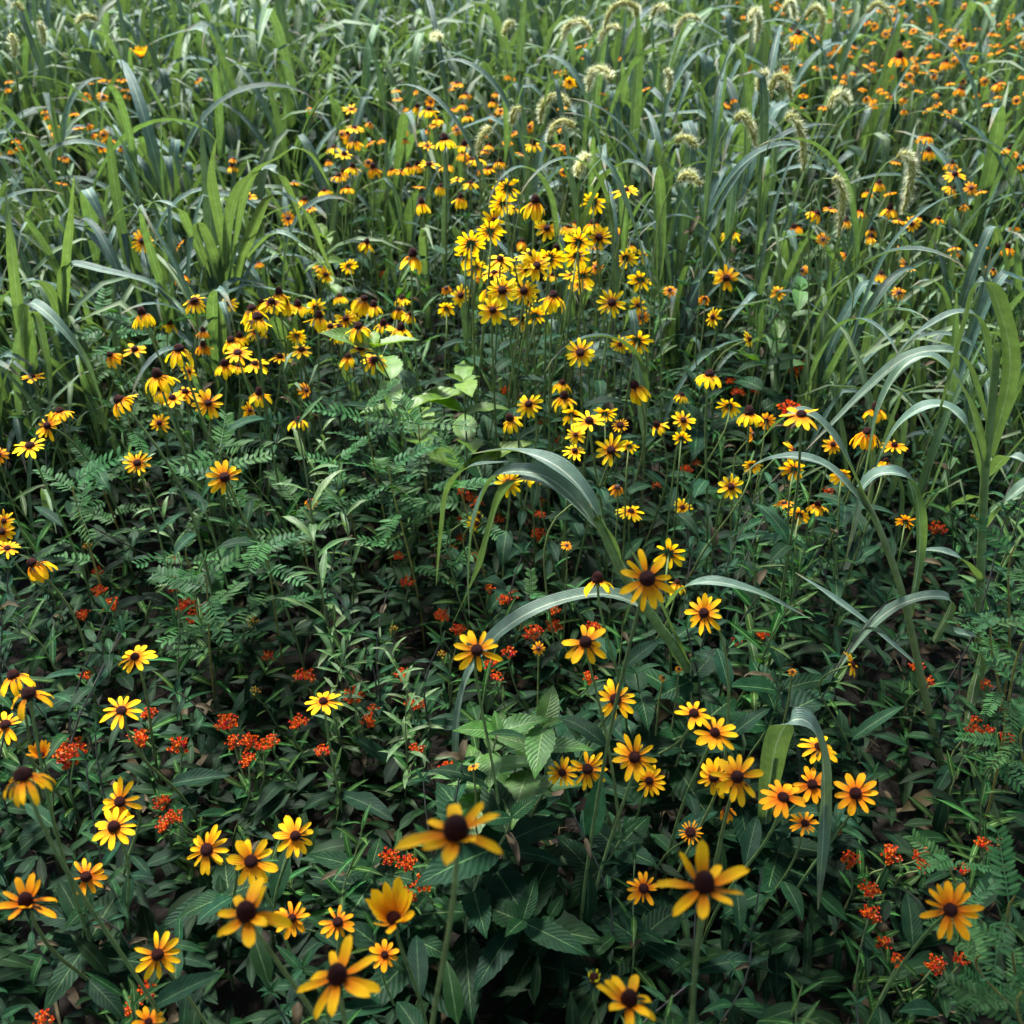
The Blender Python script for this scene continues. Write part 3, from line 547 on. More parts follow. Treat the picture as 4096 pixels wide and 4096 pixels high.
    if small:
        h = part('flower_head', rs.choice(CONES_FAR), obj, hm @ Matrix.Diagonal((rc, rc, rc, 1)))
        ci = 0 if kind in 'fub' else rs.choice((1, 2, 4)) if kind != 'p' else rs.choice((1, 2, 3))
        s = Rr/(1.2 if ci < 2 else 1.05)/rc
        part('corolla', COROLLA[ci], h, Matrix.Diagonal((s, s, s, 1)), COLORS[cc]); continue
    ch = CONES[3] if kind == 'm' else rs.choice(CONES[2:] if kind == 'p' else CONES[:3]) if kind != 'k' else CONES[0]
    h = part('flower_head', ch, obj, hm @ Matrix.Diagonal((rc, rc, rc, 1)))
    part('sepals', rs.choice(SEPALS), h, Matrix.Diagonal((1, 1, 1, 1)).to_4x4() @ Matrix.Scale((Rr*.62 if kind != 'k' else Rr*1.5)/rc, 4))
    pl = max((Rr-.75*rc)/max(.55, math.cos(droop)), Rr*.3)
    if kind == 'y': pl = Rr*.62
    if kind == 'k': pl = Rr*.9
    off = rs.random()*6; pool = {'p': 'droop', 'd': 'dark', 'c': 'up', 'b': 'flat', 'm': 'curl', 'k': 'up'}.get(kind, 'flat')
    for k in range(npet):
        if kind in 'fupblr' and rs.random() < .05: continue
        a = off+2*math.pi*(k+rs.uniform(-.22, .22))/npet; dr = droop+rs.uniform(-.16, .16); L = pl*(rs.uniform(.84, 1.1) if rs.random() > .1 else rs.uniform(.55, .8)); wf = (10.5/npet)*rs.uniform(.78, 1.15); dr += rs.choice((0, 0, 0, 0, rs.uniform(-.3, .45)))
        if kind == 'm': dr = rs.uniform(-.75, .6); L = pl*rs.uniform(.7, 1.1); wf = rs.uniform(.8, 1.15)
        if kind in 'yk': wf *= .75
        rad = Vector((math.cos(a), math.sin(a), 0))
        xd = rad*math.cos(dr)-Vector((0, 0, 1))*math.sin(dr); zd = Vector((0, 0, 1))*math.cos(dr)+rad*math.sin(dr)
        zd += Vector((-math.sin(a), math.cos(a), 0))*rs.uniform(-.25, .25)
        part('petal', rs.choice(PET[pool if rs.random() > .14 or pool == 'dark' else 'curl']), h, frame_x(xd, zd, rad*.72+Vector((0, 0, .02*(k % 2))), (L/rc, L/rc*wf, L/rc)), COLORS[cc] if kind != 'k' else (.75, 1.25, 2, 1))
if far_c:
    V, F, U = join(far_c); o = top('distant_coneflowers', mesh('distant_coneflowers', V, F, M['petal_far'], U), 'stuff', 'tiny orange coneflowers massed far across the meadow', 'flowers'); o.color = COLORS['3']
    V, F, U = join(far_h); h = part('flower_heads', mesh('distant_heads', V, F, M['cone_far'], U), o); h['kind'] = 'stuff'
    V, F, U = join(far_s); h = part('stems', mesh('distant_stems', V, F, M['susan_stem'], U), o); h['kind'] = 'stuff'

def covers(x, y, zs, r, keep):
    """would a plant standing here hide one of the blooms placed so far?"""
    A = np.array(PROT)
    for z in zs:
        q = proj((x, y, z))
        if q is None: continue
        rr = r*1032/q[2]*.94
        if np.any((np.abs(A[:, 0]-q[0]) < A[:, 3]+rr) & (np.abs(A[:, 1]-q[1]) < A[:, 3]+rr) & (A[:, 2] > q[2]-.01)): return rs.random() > keep
    return False
# ------------------------------------------------------------------ foxtail grasses
FOX = dict(
A=['540 110,480 80,440 120', '215 110,238 180,245 255', '60 185,85 240,95 305', '130 60,100 20,80 40'],
B=['1650 95,1645 35,1570 12,1500 60,1468 150', '1400 185,1360 128,1310 130,1268 170,1243 245', '1555 175,1540 150,1500 155,1470 190,1450 250', '1502 445,1490 408,1440 392,1402 440,1388 530', '1282 592,1240 538,1180 540,1132 600,1122 690', '1310 700,1250 668,1195 695,1160 775', '1812 70,1800 40,1760 55,1740 115', '975 140,945 128,915 190', '572 215,540 205,515 228', '1390 862,1345 878,1318 940', '850 702,800 740,778 840', '1022 600,980 612,962 690', '1815 375,1838 440,1830 510'],
C=['142 125,95 92,40 120,8 215', '420 135,428 82,460 66,478 140,464 250', '640 5,660 40,676 115', '640 0,615 20,598 65', '720 95,770 32,802 80,790 178', '1060 72,1110 15,1162 50,1176 125', '335 662,372 632,412 690,435 785', '612 665,650 640,690 720,702 830,695 925', '868 990,905 1000,926 1090,906 1180,888 1285', '1228 872,1282 856,1312 930,1292 1060,1260 1185', '525 505,560 415,610 430,622 525', '465 505,475 410,500 400', '850 605,890 535,940 528,990 600', '20 1000,70 955,135 995', '0 780,60 752,112 795'])
def foxhead(P, s):
    """seeds and bristles along the nodding spike P (world, relative)"""
    n = len(P); T = unit(np.gradient(P, axis=0)); seeds, br = [], []
    L = np.linalg.norm(np.diff(P, axis=0), axis=1).sum(); N = int(min(700, max(70, L/.00032)))
    for i in range(N):
        t = (i+rs.random())/N; f = t*(n-1.001); k = int(f); p = P[k]+(P[k+1]-P[k])*(f-k); tt = T[k]
        a = rs.uniform(0, 6.283); ref = unit(np.cross(tt, [.3, .9, .2])); b2 = np.cross(tt, ref); dr = ref*math.cos(a)+b2*math.sin(a)
        rr = .0056*s*(min(1, t*9+.35))*min(1, (1-t)*4+.25); c = p+dr*rr*rs.uniform(.55, 1.05); dd = unit(dr*.8+tt*.75)
        seeds.append(tube(np.stack([c-dd*.0014*s, c, c+dd*.0016*s]), np.array([.0002, .00095, .0002])*s, 4))
        for _ in range(3):
            d2 = unit(dr*rs.uniform(.9, 1.2)+tt*rs.uniform(.1, .8)+np.array([rs.gauss(0, .2), rs.gauss(0, .2), rs.gauss(0, .2)])); Lb = rs.uniform(.0065, .0105)*s*(.6+.4*min(1, (1-t)*5))
            sd = unit(np.cross(d2, tt))*.0002; br.append((np.array([c+sd, c-sd, c+d2*Lb-sd*.5, c+d2*Lb+sd*.5]), np.array([[0, 1, 2, 3]]), np.full((4, 2), .9)))
    tt_ = np.linspace(0, 1, n); core = tube(P, .0052*s*np.minimum(1, tt_*9+.3)*np.minimum(1, (1-tt_)*4+.2), 9)
    return join([core]+seeds), join(br)
fi = 0
for T, lst in FOX.items():
    k = .7246 if T in 'AB' else .7225
    for e in lst:
        pts = [tuple(map(float, q.split())) for q in e.split(',')]
        ys = [TILES[T][1]+y*k for x, y in pts]; z0 = .90+.12*(1-min(ys)/1000)+rs.uniform(-.03, .03)
        X0, Y0 = TILES[T][0]+pts[0][0]*k, ys[0]; P0, d0 = at(X0, Y0, z0); W = []
        for (x, y), yy in zip(pts, ys):                   # the spike lies in one upright plane facing about the viewer
            XX = TILES[T][0]+x*k; a, b = (XX-2048)/FPX, (2048-yy)/FPX; d = P0.y/(CP+b*SP)
            W.append(((a*d), P0.y, H-d*(SP-b*CP)))
        W = np.array(W); W[:, 1] += np.linspace(0, rs.uniform(-.05, .05), len(W))
        head = smooth_path(W, 22); base = Vector((W[0][0]+rs.uniform(-.10, .10), W[0][1]+rs.uniform(-.05, .12), 0)); bn = np.array(base)
        dirn = unit(W[0]-W[1])
        way = 'hanging straight down' if W[-1][2] < W[0][2]-.08 and abs(W[-1][0]-W[0][0]) < .04 else 'arched over to one side' if len(pts) > 3 else 'short and only half nodding'
        tint = ('ripe', 'pale', 'green', 'slender')[fi % 4]
        lab = f'{tint} bristly foxtail grass head, {way}, {zone(W[0])}'
        o = thing('foxtail_grass', base, say(lab), 'grass', lab); fi += 1
        st = bezier(base, (base.x, base.y, z0*.6), W[0]+dirn*.10+np.array([0, 0, .0]), W[0], 14)-bn
        V, F, U = tube(st, np.linspace(.0022, .0011, 14), 5); part('culm', mesh('culm', V, F, M['culm'], U), o)
        (V, F, U), (V2, F2, U2) = foxhead(head-bn, rs.uniform(1.18, 1.36))
        q_ = proj(W[len(W)//2]); PROT.append((q_[0], q_[1], q_[2], 26))
        h = part('seed_head', mesh('seed_head', V, F, M['seed'], U), o); b_ = part('bristles', mesh('bristles', V2, F2, M['bristle'], U2), h); b_['kind'] = 'stuff'
        for q in range(3):
            i = rs.randint(1, 8); part('blade', rs.choice(BLADES[rs.choice((1, 1, 2))]), o, Matrix.Translation(st[i]) @ Matrix.Rotation(rs.uniform(0, 6.28), 4, 'Z') @ Matrix.Diagonal((.75, .65, .75, 1)))

# ------------------------------------------------------------------ the large grasses whose blades can be followed one by one
def big_grass(label, culms, blades):
    base = at2(*culms[0][0][0]); bn = np.array(base)
    o = thing('broad_bladed_grass', base, say(label), 'grass')
    for pts, r in culms:
        P = smooth_path([at2(*p) for p in pts], 20)-bn; V, F, U = tube(P, np.linspace(r, r*.7, 20), 8); part('culm', mesh('culm', V, F, M['culm'], U), o)
    for pts, w, tw in blades:
        n = 34; P = smooth_path([at2(*p) for p in pts], n)-bn
        V, F, U = ribbon(P, blade_width(n, w, tip=.5, sheath=.55), fold=.16, twist=tw, wave=.05); part('blade', mesh('blade', V, F, M['broad_blade'], U), o)
    return o
big_grass('stout grass with wide pale blades arching over the flowers', [([(1350, 1480, 0), (1310, 1290, .28), (1235, 1170, .48), (1170, 1070, .635), (1128, 978, .735)], .0095)], [
    ([(1168, 1070, .63), (1135, 990, .72), (1090, 915, .78), (1030, 868, .8), (960, 850, .79), (880, 858, .75)], .040, .3),
    ([(1155, 1045, .66), (1100, 960, .74), (1040, 905, .78), (980, 890, .78), (930, 905, .74), (895, 985, .66), (885, 1080, .56), (886, 1170, .46)], .036, -.2),
    ([(1130, 1000, .69), (1045, 920, .76), (985, 905, .76), (945, 935, .7), (915, 1030, .6), (895, 1090, .52), (852, 1182, .42)], .020, .4),
    ([(1285, 1260, .3), (1262, 1215, .40), (1215, 1150, .48), (1150, 1122, .52), (1080, 1127, .53), (1000, 1155, .52), (930, 1205, .48), (885, 1270, .42), (864, 1350, .34), (860, 1430, .27), (864, 1512, .2)], .033, .1),
    ([(1255, 1150, .45), (1290, 1110, .52), (1345, 1098, .55), (1420, 1115, .54), (1480, 1142, .5), (1535, 1172, .46)], .022, 0),
    ([(1190, 1040, .62), (1245, 1140, .5), (1290, 1240, .36), (1325, 1320, .22)], .028, .3),
    ([(960, 872, .77), (885, 882, .72), (845, 925, .64), (832, 1010, .54), (823, 1105, .42)], .014, 0)])
big_grass('single wide grass blade folded over and hanging before the low flowers', [([(1440, 1640, 0), (1452, 1500, .25), (1462, 1420, .4)], .005)], [
    ([(1442, 1590, .1), (1450, 1490, .28), (1465, 1405, .44), (1490, 1362, .5), (1528, 1366, .5), (1552, 1430, .44), (1554, 1550, .33), (1549, 1640, .25), (1543, 1718, .17)], .036, .2)])
big_grass('tall jointed grass stalk with long folded and arching blades', [([(1845, 1330, 0), (1850, 1090, .3), (1858, 900, .55), (1870, 780, .7), (1882, 650, .85)], .009)], [
    ([(1866, 860, .6), (1900, 740, .75), (1905, 660, .85), (1888, 590, .93), (1868, 540, .98), (1843, 538, .98), (1825, 600, .92), (1800, 690, .83), (1770, 790, .72), (1738, 870, .64)], .031, .2),
    ([(1856, 880, .58), (1835, 780, .7), (1800, 710, .77), (1750, 672, .8), (1700, 697, .78), (1660, 770, .7), (1640, 860, .6), (1620, 960, .5), (1595, 1060, .4)], .034, .1),
    ([(1862, 800, .66), (1820, 680, .8), (1760, 662, .82), (1700, 680, .8), (1630, 740, .74), (1570, 800, .68), (1520, 850, .62)], .026, -.1),
    ([(1872, 720, .76), (1850, 610, .88), (1810, 590, .9), (1760, 610, .88), (1710, 650, .84), (1670, 710, .78)], .022, .1),
    ([(1858, 930, .5), (1830, 820, .64), (1790, 770, .68), (1740, 770, .68), (1690, 810, .63), (1655, 880, .55), (1635, 950, .47)], .030, 0),
    ([(1866, 900, .52), (1900, 862, .6), (1945, 880, .6), (1985, 940, .53)], .026, 0),
    ([(1852, 1010, .4), (1905, 940, .5), (1970, 900, .54), (2030, 940, .5)], .026, 0),
    ([(1850, 1100, .28), (1832, 1072, .38), (1800, 1048, .42), (1760, 1038, .43), (1715, 1042, .41)], .026, .1)])
big_grass('leaning grass culm with slim arching blades under the tall stalk', [([(1790, 1500, 0), (1745, 1310, .22), (1705, 1130, .42), (1660, 1000, .55), (1620, 920, .62)], .0075)], [
    ([(1640, 960, .58), (1590, 855, .69), (1545, 795, .74), (1505, 778, .75), (1465, 800, .72), (1430, 840, .67)], .032, .2),
    ([(1665, 1005, .54), (1610, 930, .62), (1560, 880, .66), (1500, 862, .67), (1440, 870, .65), (1400, 897, .61)], .025, 0),
    ([(1622, 925, .6), (1650, 898, .63), (1685, 892, .64), (1715, 905, .62), (1732, 950, .57), (1735, 1040, .45), (1722, 1130, .35), (1710, 1200, .26)], .034, 0),
    ([(1760, 1210, .33), (1795, 1140, .42), (1760, 1125, .44), (1700, 1140, .43), (1650, 1175, .4), (1610, 1225, .34), (1560, 1290, .26), (1505, 1345, .18)], .024, .1),
    ([(1735, 1260, .27), (1640, 1180, .36), (1560, 1120, .4), (1500, 1080, .42)], .02, .2),
    ([(1800, 1190, .34), (1850, 1215, .26), (1835, 1310, .14), (1812, 1430, .05)], .026, .2)])
big_grass('grass with long looping blades beside the feathery leaves', [([(60, 860, 0), (50, 730, .3), (44, 640, .5)], .006), ([(130, 800, 0), (124, 660, .32), (120, 560, .55)], .006)], [
    ([(46, 700, .43), (43, 608, .6), (51, 575, .66), (72, 578, .67), (113, 615, .64), (157, 673, .57), (185, 742, .47), (200, 795, .39)], .027, .1),
    ([(48, 710, .38), (50, 640, .52), (57, 596, .6), (66, 594, .6), (79, 642, .54), (90, 694, .47), (92, 745, .4), (86, 790, .33)], .026, 0),
    ([(124, 660, .32), (118, 550, .6), (128, 500, .68), (200, 512, .68), (280, 532, .66), (320, 560, .6), (370, 605, .5)], .022, .3),
    ([(120, 640, .4), (100, 560, .58), (60, 530, .64), (10, 560, .58), (-30, 620, .48)], .024, 0),
    ([(122, 600, .48), (126, 500, .68), (134, 420, .82), (140, 330, .95)], .024, .4),
    ([(44, 650, .48), (30, 540, .68), (20, 440, .82), (10, 360, .9)], .024, .3)])
big_grass('clump of tall grass with blades arching over in hoops', [([(420, 690, 0), (425, 560, .36), (445, 460, .62)], .007), ([(470, 680, 0), (455, 560, .38), (462, 470, .6)], .006)], [
    ([(430, 600, .28), (455, 500, .55), (480, 430, .72), (505, 378, .82), (530, 368, .83), (565, 390, .8), (590, 430, .73), (610, 480, .63), (632, 525, .54)], .030, .2),
    ([(425, 560, .38), (432, 420, .7), (458, 348, .85), (500, 320, .88), (523, 325, .88), (545, 360, .8), (562, 400, .72), (572, 445, .64)], .027, 0),
    ([(440, 480, .58), (470, 345, .84), (530, 296, .93), (560, 281, .95), (592, 300, .9), (622, 352, .8)], .024, .2),
    ([(430, 560, .36), (400, 470, .58), (380, 430, .66), (370, 425, .67), (380, 470, .6), (398, 525, .5)], .026, .1),
    ([(432, 680, .1), (424, 640, .3), (412, 600, .46), (400, 552, .58)], .024, .2),
    ([(440, 540, .42), (410, 400, .72), (400, 330, .86), (408, 260, .98)], .025, .3),
    ([(455, 500, .52), (520, 440, .64), (580, 470, .6), (630, 520, .5)], .02, 0),
    ([(420, 560, .36), (360, 440, .62), (340, 400, .7), (300, 380, .72), (250, 400, .68)], .022, 0)])

# ------------------------------------------------------------------ grass plants, one by one, thinning towards the flowers
def grass_density(x, y):
    if y < 180: return .6 if x < 1350 else .45
    if y < 340: return .3 if 600 < x < 980 else 1. if x < 1400 else .4
    if y < 520: return 1. if x < 580 else .4 if x < 850 else .15 if x < 1250 else .65
    if y < 700: return 1. if x < 230 else .35 if x < 440 else .03 if x < 1480 else .7
    if y < 900: return .25 if x < 90 else .45 if x > 1600 else 0
    return .06 if x > 1880 else 0
KINDS_G = (('erect spear-bladed', (0, 0, 0, 1, 2)), ('loosely arching', (1, 1, 1, 0, 2)), ('bent-tipped', (2, 2, 1, 0, 2)))
ng, tries = 0, 0
while ng < 295 and tries < 60000:
    tries += 1
    y = 1.3+rs.random()**.8*5.2; x = rs.uniform(-1, 1)*(.52*y+.5); q = proj((x, y, .5))
    if not q or q[2] < 1.5 or not (-120 < q[0] < 2050) or rs.random() > grass_density(q[0], q[1]) or covers(x, y, (.35, .55, .75), .02, .22): continue
    kn, pool = KINDS_G[rs.randrange(3)]; s = rs.uniform(.78, 1.2)*(1.0 if q[1] < 420 else .9); nb = rs.randint(6, 9)
    sz = 'tall ' if s > 1.02 else ''
    bs_ = beside((x, y), .22)
    lab = f'{sz}{kn} grass tuft with {NUM[nb]} blades {bs_ or zone((x, y, .5))}'
    o = thing('meadow_grass', (x, y, 0), say(lab), 'grass', lab); o.rotation_euler = (rs.uniform(-.1, .1), rs.uniform(-.1, .1), rs.uniform(0, 6.28)); o.scale = (s, s, s)
    part('culm', rs.choice(CULMS), o)
    a0 = rs.random()*6
    for k in range(nb):
        zz = .40*(k/nb)**1.1; w = rs.uniform(.75, 1.15)
        part('blade', rs.choice(BLADES[rs.choice(pool)]), o, Matrix.Translation((rs.uniform(-.008, .008), rs.uniform(-.008, .008), zz)) @ Matrix.Rotation(a0+k*2.6+rs.uniform(-.7, .7), 4, 'Z') @ Matrix.Diagonal((rs.uniform(.8, 1.1), w, rs.uniform(.85, 1.1), 1)))
    ng += 1
# the mass of grass behind and between: nobody could count it
parts = []
geo = [g for row in BLADE_GEO for g in row]
geo_lo = [(V.reshape(15, 5, 3)[::2, ::2].reshape(-1, 3), grid_faces(8, 3) if (np.cross(V[5]-V[0], V[4]-V[0])[2] > -9) else 0, U.reshape(15, 5, 2)[::2, ::2].reshape(-1, 2)) for V, F, U in geo]
def add_blades(N, y0, y1, smin, smax, dens, wide):
    c = 0
    while c < N:
        y = rs.uniform(y0, y1); x = rs.uniform(-1, 1)*(.52*y+.6); q = proj((x, y, .45))
        if not q or rs.random() > dens(q[0], q[1]): continue
        V, F, U = rs.choice(geo_lo); a = rs.uniform(0, 6.28); s = rs.uniform(smin, smax); ca, sa = math.cos(a)*s, math.sin(a)*s
        zz = rs.uniform(0, .35)*s; Y2 = V[:, 1]*wide
        parts.append((np.stack([V[:, 0]*ca-Y2*sa+x, V[:, 0]*sa+Y2*ca+y, V[:, 2]*s+zz], 1), F, U)); c += 1
add_blades(5200, 4.2, 9.5, .8, 1.25, lambda x, y: 1 if x < 1350 else .6, 1.)
add_blades(2200, 9.5, 15, .8, 1.3, lambda x, y: 1, 1.6)
V, F, U = join(parts); top('distant_grass', mesh('distant_grass', V, F, M['grass_far'], U), 'stuff', 'mass of tall green grass filling the back of the meadow', 'grass')
parts = []
add_blades(4600, 2.0, 6.0, .4, .95, grass_density, .8)
V, F, U = join(parts); top('low_grass', mesh('low_grass', V, F, M['grass_far'], U), 'stuff', 'thin short grass between the tufts and flowers', 'grass')

# ------------------------------------------------------------------ leafy plants
def stem_mesh(h, r, lean, mat, n=9, wig=.01, hairs=0):
    t = np.linspace(0, 1, n); a = rs.uniform(0, 6.28)
    P = np.stack([math.cos(a)*lean*h*t**1.8+wig*np.sin(t*7+a), math.sin(a)*lean*h*t**1.8+wig*np.cos(t*6+a)-wig*math.cos(a), h*t], 1)
    V, F, U = tube(P, np.linspace(r, r*.6, n), 5); return mesh('stem', V, F, mat, U), P
def herb_prefab():
    me, P = stem_mesh(rs.uniform(.40, .56), .0024, rs.uniform(.05, .4), M['herb_stem']); out = [('stem', me, Matrix())]
    a = rs.random()*6
    for k in range(6):
        i = 2+k; a += 1.57+rs.uniform(-.3, .3)
        for sg in (0, math.pi):
            if rs.random() < .1: continue
            f = 1.15-.09*k; az = a+sg+rs.uniform(-.25, .25)
            out.append(('leaf', rs.choice(HERB), frame_x((math.cos(az), math.sin(az), rs.uniform(-.1, .7)), (0, 0, 1), P[i], f*rs.uniform(.8, 1.15))))
    for k in range(4): az = a+1.57*k; out.append(('leaf', rs.choice(HERB_S), frame_x((math.cos(az), math.sin(az), .9), (0, 0, 1), P[-1], rs.uniform(.8, 1.2))))
    return out
def aster_prefab(leaves, smat, nl, h, lean=.25, f0=1.1, el=(.15, .9)):
    me, P = stem_mesh(h, .0026, lean*rs.random(), smat); out = [('stem', me, Matrix())]; a = rs.random()*6
    for k in range(nl):
        f = (.18+.82*(k+.5)/nl)*8; i = min(7, int(f)); p = P[i]+(P[i+1]-P[i])*(f-i); a += 2.4
        s = f0*(1.05-.55*(k/nl)**2)*rs.uniform(.85, 1.15)
        out.append(('leaf', rs.choice(leaves), frame_x((math.cos(a), math.sin(a), rs.uniform(*el)+.6*k/nl), (0, 0, 1), p, s)))
    return out
def broad_prefab(leaves, smat, nodes, h, f0=1.):
    me, P = stem_mesh(h, .003, .15*rs.random(), smat); out = [('stem', me, Matrix())]; a = rs.random()*6
    for k in range(nodes):
        i = (5, 6, 7, 8, 8)[k] if nodes == 5 else 8-nodes+k+1; a += 1.57
        for sg in (0, math.pi):
            az = a+sg+rs.uniform(-.2, .2); out.append(('leaf', rs.choice(leaves), frame_x((math.cos(az), math.sin(az), rs.uniform(.1, .5)+(.5 if k == nodes-1 else 0)), (0, 0, 1), P[min(i, 8)], f0*(1.1-.1*k)*(.55 if k == nodes-1 else 1)*rs.uniform(.85, 1.15))))
    return out
def weed_leaves(h):
    return aster_prefab(ASTER, M['aster_stem'], 9, h, .2, .8, (.1, .6))
HERBS = [herb_prefab() for _ in range(9)]
ASTERS = [aster_prefab(ASTER, M['aster_stem'], rs.randint(14, 18), rs.uniform(.42, .55)) for _ in range(7)]
PALES = [aster_prefab(PALE, M['aster_stem'], 20, .72, .15, 1., (.2, .8)) for _ in range(4)]
LIMES = [broad_prefab(LIME, M['aster_stem'], 5, .5, 1.25) for _ in range(3)]
FRESHS = [broad_prefab(FRESH, M['aster_stem'], 5, .5) for _ in range(2)]
BROADS = [broad_prefab(BROAD, M['aster_stem'], 4, .4) for _ in range(5)]
WEEDS = [weed_leaves(.4) for _ in range(5)]
def spawn(name, pre, loc, s, label, cat, group=None, tilt=.10, spin=None):
    o = thing(name, loc, say(label), cat, group or label); s3 = s if isinstance(s, tuple) else (s, s, s)
    o.rotation_euler = (rs.uniform(-tilt, tilt), rs.uniform(-tilt, tilt), rs.uniform(0, 6.28) if spin is None else spin); o.scale = s3
    for nm, me, m in pre:
        if nm == 'leaf' and rs.random() < .035: me = rs.choice(DRYL)
        part(nm, me, o, m if nm == 'stem' else m @ Matrix.Rotation(rs.uniform(-.25, .25), 4, 'X') @ Matrix.Rotation(rs.uniform(-.2, .2), 4, 'Y'))
    return o
def plant_top(x, y, z, h):                                 # the plant whose tip is seen at x, y and stands z high
    p = at2(x, y, z); PROT.append((x, y+25, proj(p)[2]+.05, 50)); return (p.x, p.y+.01, 0), z/h
# butterfly weed, each head where the photograph shows one
WEED = dict(E='690 1340 70,790 1400 110,725 1370 50,890 1490 90,685 1490 60,1130 1390 60,1115 1470 50,940 780 80,1005 825 50,1135 950 60,1230 1050 50,250 140 40,1760 1310 60',
F='700 590 80,680 650 110,350 800 80,440 780 50,640 890 140,310 730 50,845 1340 70,60 1220 60,120 1190 50',
G='545 510 60,620 580 130,945 340 60,955 420 70,960 500 80,1030 590 110,1080 650 110,540 395 80,460 640 80,1395 670 95 b,1410 1065 70 b,1250 1240 130,1290 1340 100,1375 1330 100,1450 1370 120,1500 1340 80,1370 1430 80,770 1330 140,990 1350 150,400 1390 150,820 1190 80,1680 990 130,1650 1230 110,1480 860 60,480 970 100,490 265 80 b,1780 1400 100',
H='625 285 80,675 215 50,770 310 60,385 460 110,340 310 60,310 730 80 b,575 640 70,925 550 60,975 535 60,670 720 60,1080 740 120,1195 620 80,1190 690 90,1410 705 70,880 990 90,945 860 120,850 910 60,360 960 70,430 1110 120,90 1080 110,195 1165 60,170 1220 90,1390 985 40,435 1390 50,1105 185 80,840 500 60,575 860 50 b',
I='1450 165 110,340 790 40,730 1150 110,1340 930 90,1720 1030 40,1660 1290 90,1740 1290 60,1660 1235 60,490 750 60,1400 1000 60,1840 1320 60,1655 105 60 b',
J='895 290 90,910 410 60,965 370 70,730 1430 110,820 1320 50,240 1500 80,400 20 110', K='385 620 60,285 840 90,380 800 80,470 740 70,290 580 40,610 105 50',
L='870 440 60,965 610 80,1190 580 130,1360 580 100,1360 640 80,1710 530 80,1800 510 40 b,1600 670 110,1075 770 80,1080 900 120,1150 1070 70,1230 1180 90,1440 1180 80,1580 1170 110,1410 1250 40')
for T, txt in WEED.items():
    for e in txt.split(','):
        f = e.split(); k = .7246 if T in 'EGHJK' else .7225; X_, Y_, w_ = TILES[T][0]+float(f[0])*k, TILES[T][1]+float(f[1])*k, float(f[2])*k
        bud = len(f) > 3; d = .055*FPX/w_; b = (2048-Y_)/FPX; z = min(max(H-d*(SP-b*CP), .22), .36 if Y_ > 1800 else .48)+rs.uniform(-.02, .03)
        if T == 'L': z = rs.uniform(.13, .22)
        P, d = at(X_, Y_, z); PROT.append((X_/2.12, Y_/2.12, d, w_/2.12*.5)); sc_ = min(max(w_*d/FPX/.047, .65), 1.25)
        cl, pd = rs.choice(BUDS if bud else (UMBELS if sc_ > 1. else UMBELS[1:3]+UMBELS[4:])); adj = 'young' if bud else ('full', 'rounded', 'loose', 'wide', 'sparse')[[u[0].name for u in UMBELS].index(cl.name)]
        lab = f'{adj} {"budding yellow-orange" if bud else ("bright orange" if sc_ > 1 else "small orange")} milkweed head {beside(P)}, {zone(P)}'.replace(' ,', ',')
        o = thing('butterfly_weed', (P.x, P.y+.02, 0), say(lab), 'wildflower', lab); h = P.z-.02*sc_
        pre = rs.choice(WEEDS); lean = Matrix.Diagonal((1, 1, h/.4, 1)) @ Matrix.Rotation(rs.random()*6.28, 4, 'Z')
        tip = None
        for nm, me, m in pre:
            if nm == 'stem':
                part('stem', me, o, lean); nv = len(me.vertices); tv = lean @ (sum((me.vertices[nv-1-q].co for q in range(5)), Vector())/5); tip = tv
            else: part('leaf', me, o, Matrix.Diagonal((1, 1, h/.4, 1)) @ lean.to_quaternion().to_matrix().to_4x4() @ m @ Matrix.Rotation(rs.uniform(-.2, .2), 4, 'X'))
        tip = tip if tip is not None else Vector((0, 0, h))
        c = part('flower_cluster', cl, o, Matrix.Translation(tip) @ Matrix.Rotation(rs.uniform(-.3, .3), 4, 'X') @ Matrix.Rotation(rs.random()*6, 4, 'Z') @ Matrix.Scale(sc_, 4)); part('pedicels', pd, c)
        shift = Vector((P.x, P.y, P.z))-(o.location+tip); o.location.x += shift.x; o.location.y += shift.y
# feathery partridge pea
def pea(x, y, z, n, s, lab, lean=(0, 0)):
    tipw = at2(x, y, z); PROT.append((x, y+12, proj(tipw)[2]+.08, 52*s)); base = Vector((tipw.x+lean[0], tipw.y+lean[1], 0)); o = thing('partridge_pea', base, say(lab), 'plant', lab)
    path = bezier(base, (base.x, base.y, z*.5), (tipw.x-lean[0]*.2, tipw.y-lean[1]*.2, z*.9), tipw, 12)-np.array(base)
    V, F, U = tube(path, np.linspace(.0026, .0014, 12), 6); part('stem', mesh('stem', V, F, M['pea_stem'], U), o); a = rs.random()*6
    for k in range(n):
        i = 11-int(k*8/n); a += 2.5+rs.uniform(-.3, .3)
        part('compound_leaf', rs.choice(PEA), o, frame_x((math.cos(a), math.sin(a), rs.uniform(-.15, .35)+(.3 if k < 2 else 0)), (rs.gauss(0, .25), rs.gauss(0, .25), 1), path[i], s*rs.uniform(.85, 1.2)*(1.3 if x < 1000 else .9)))
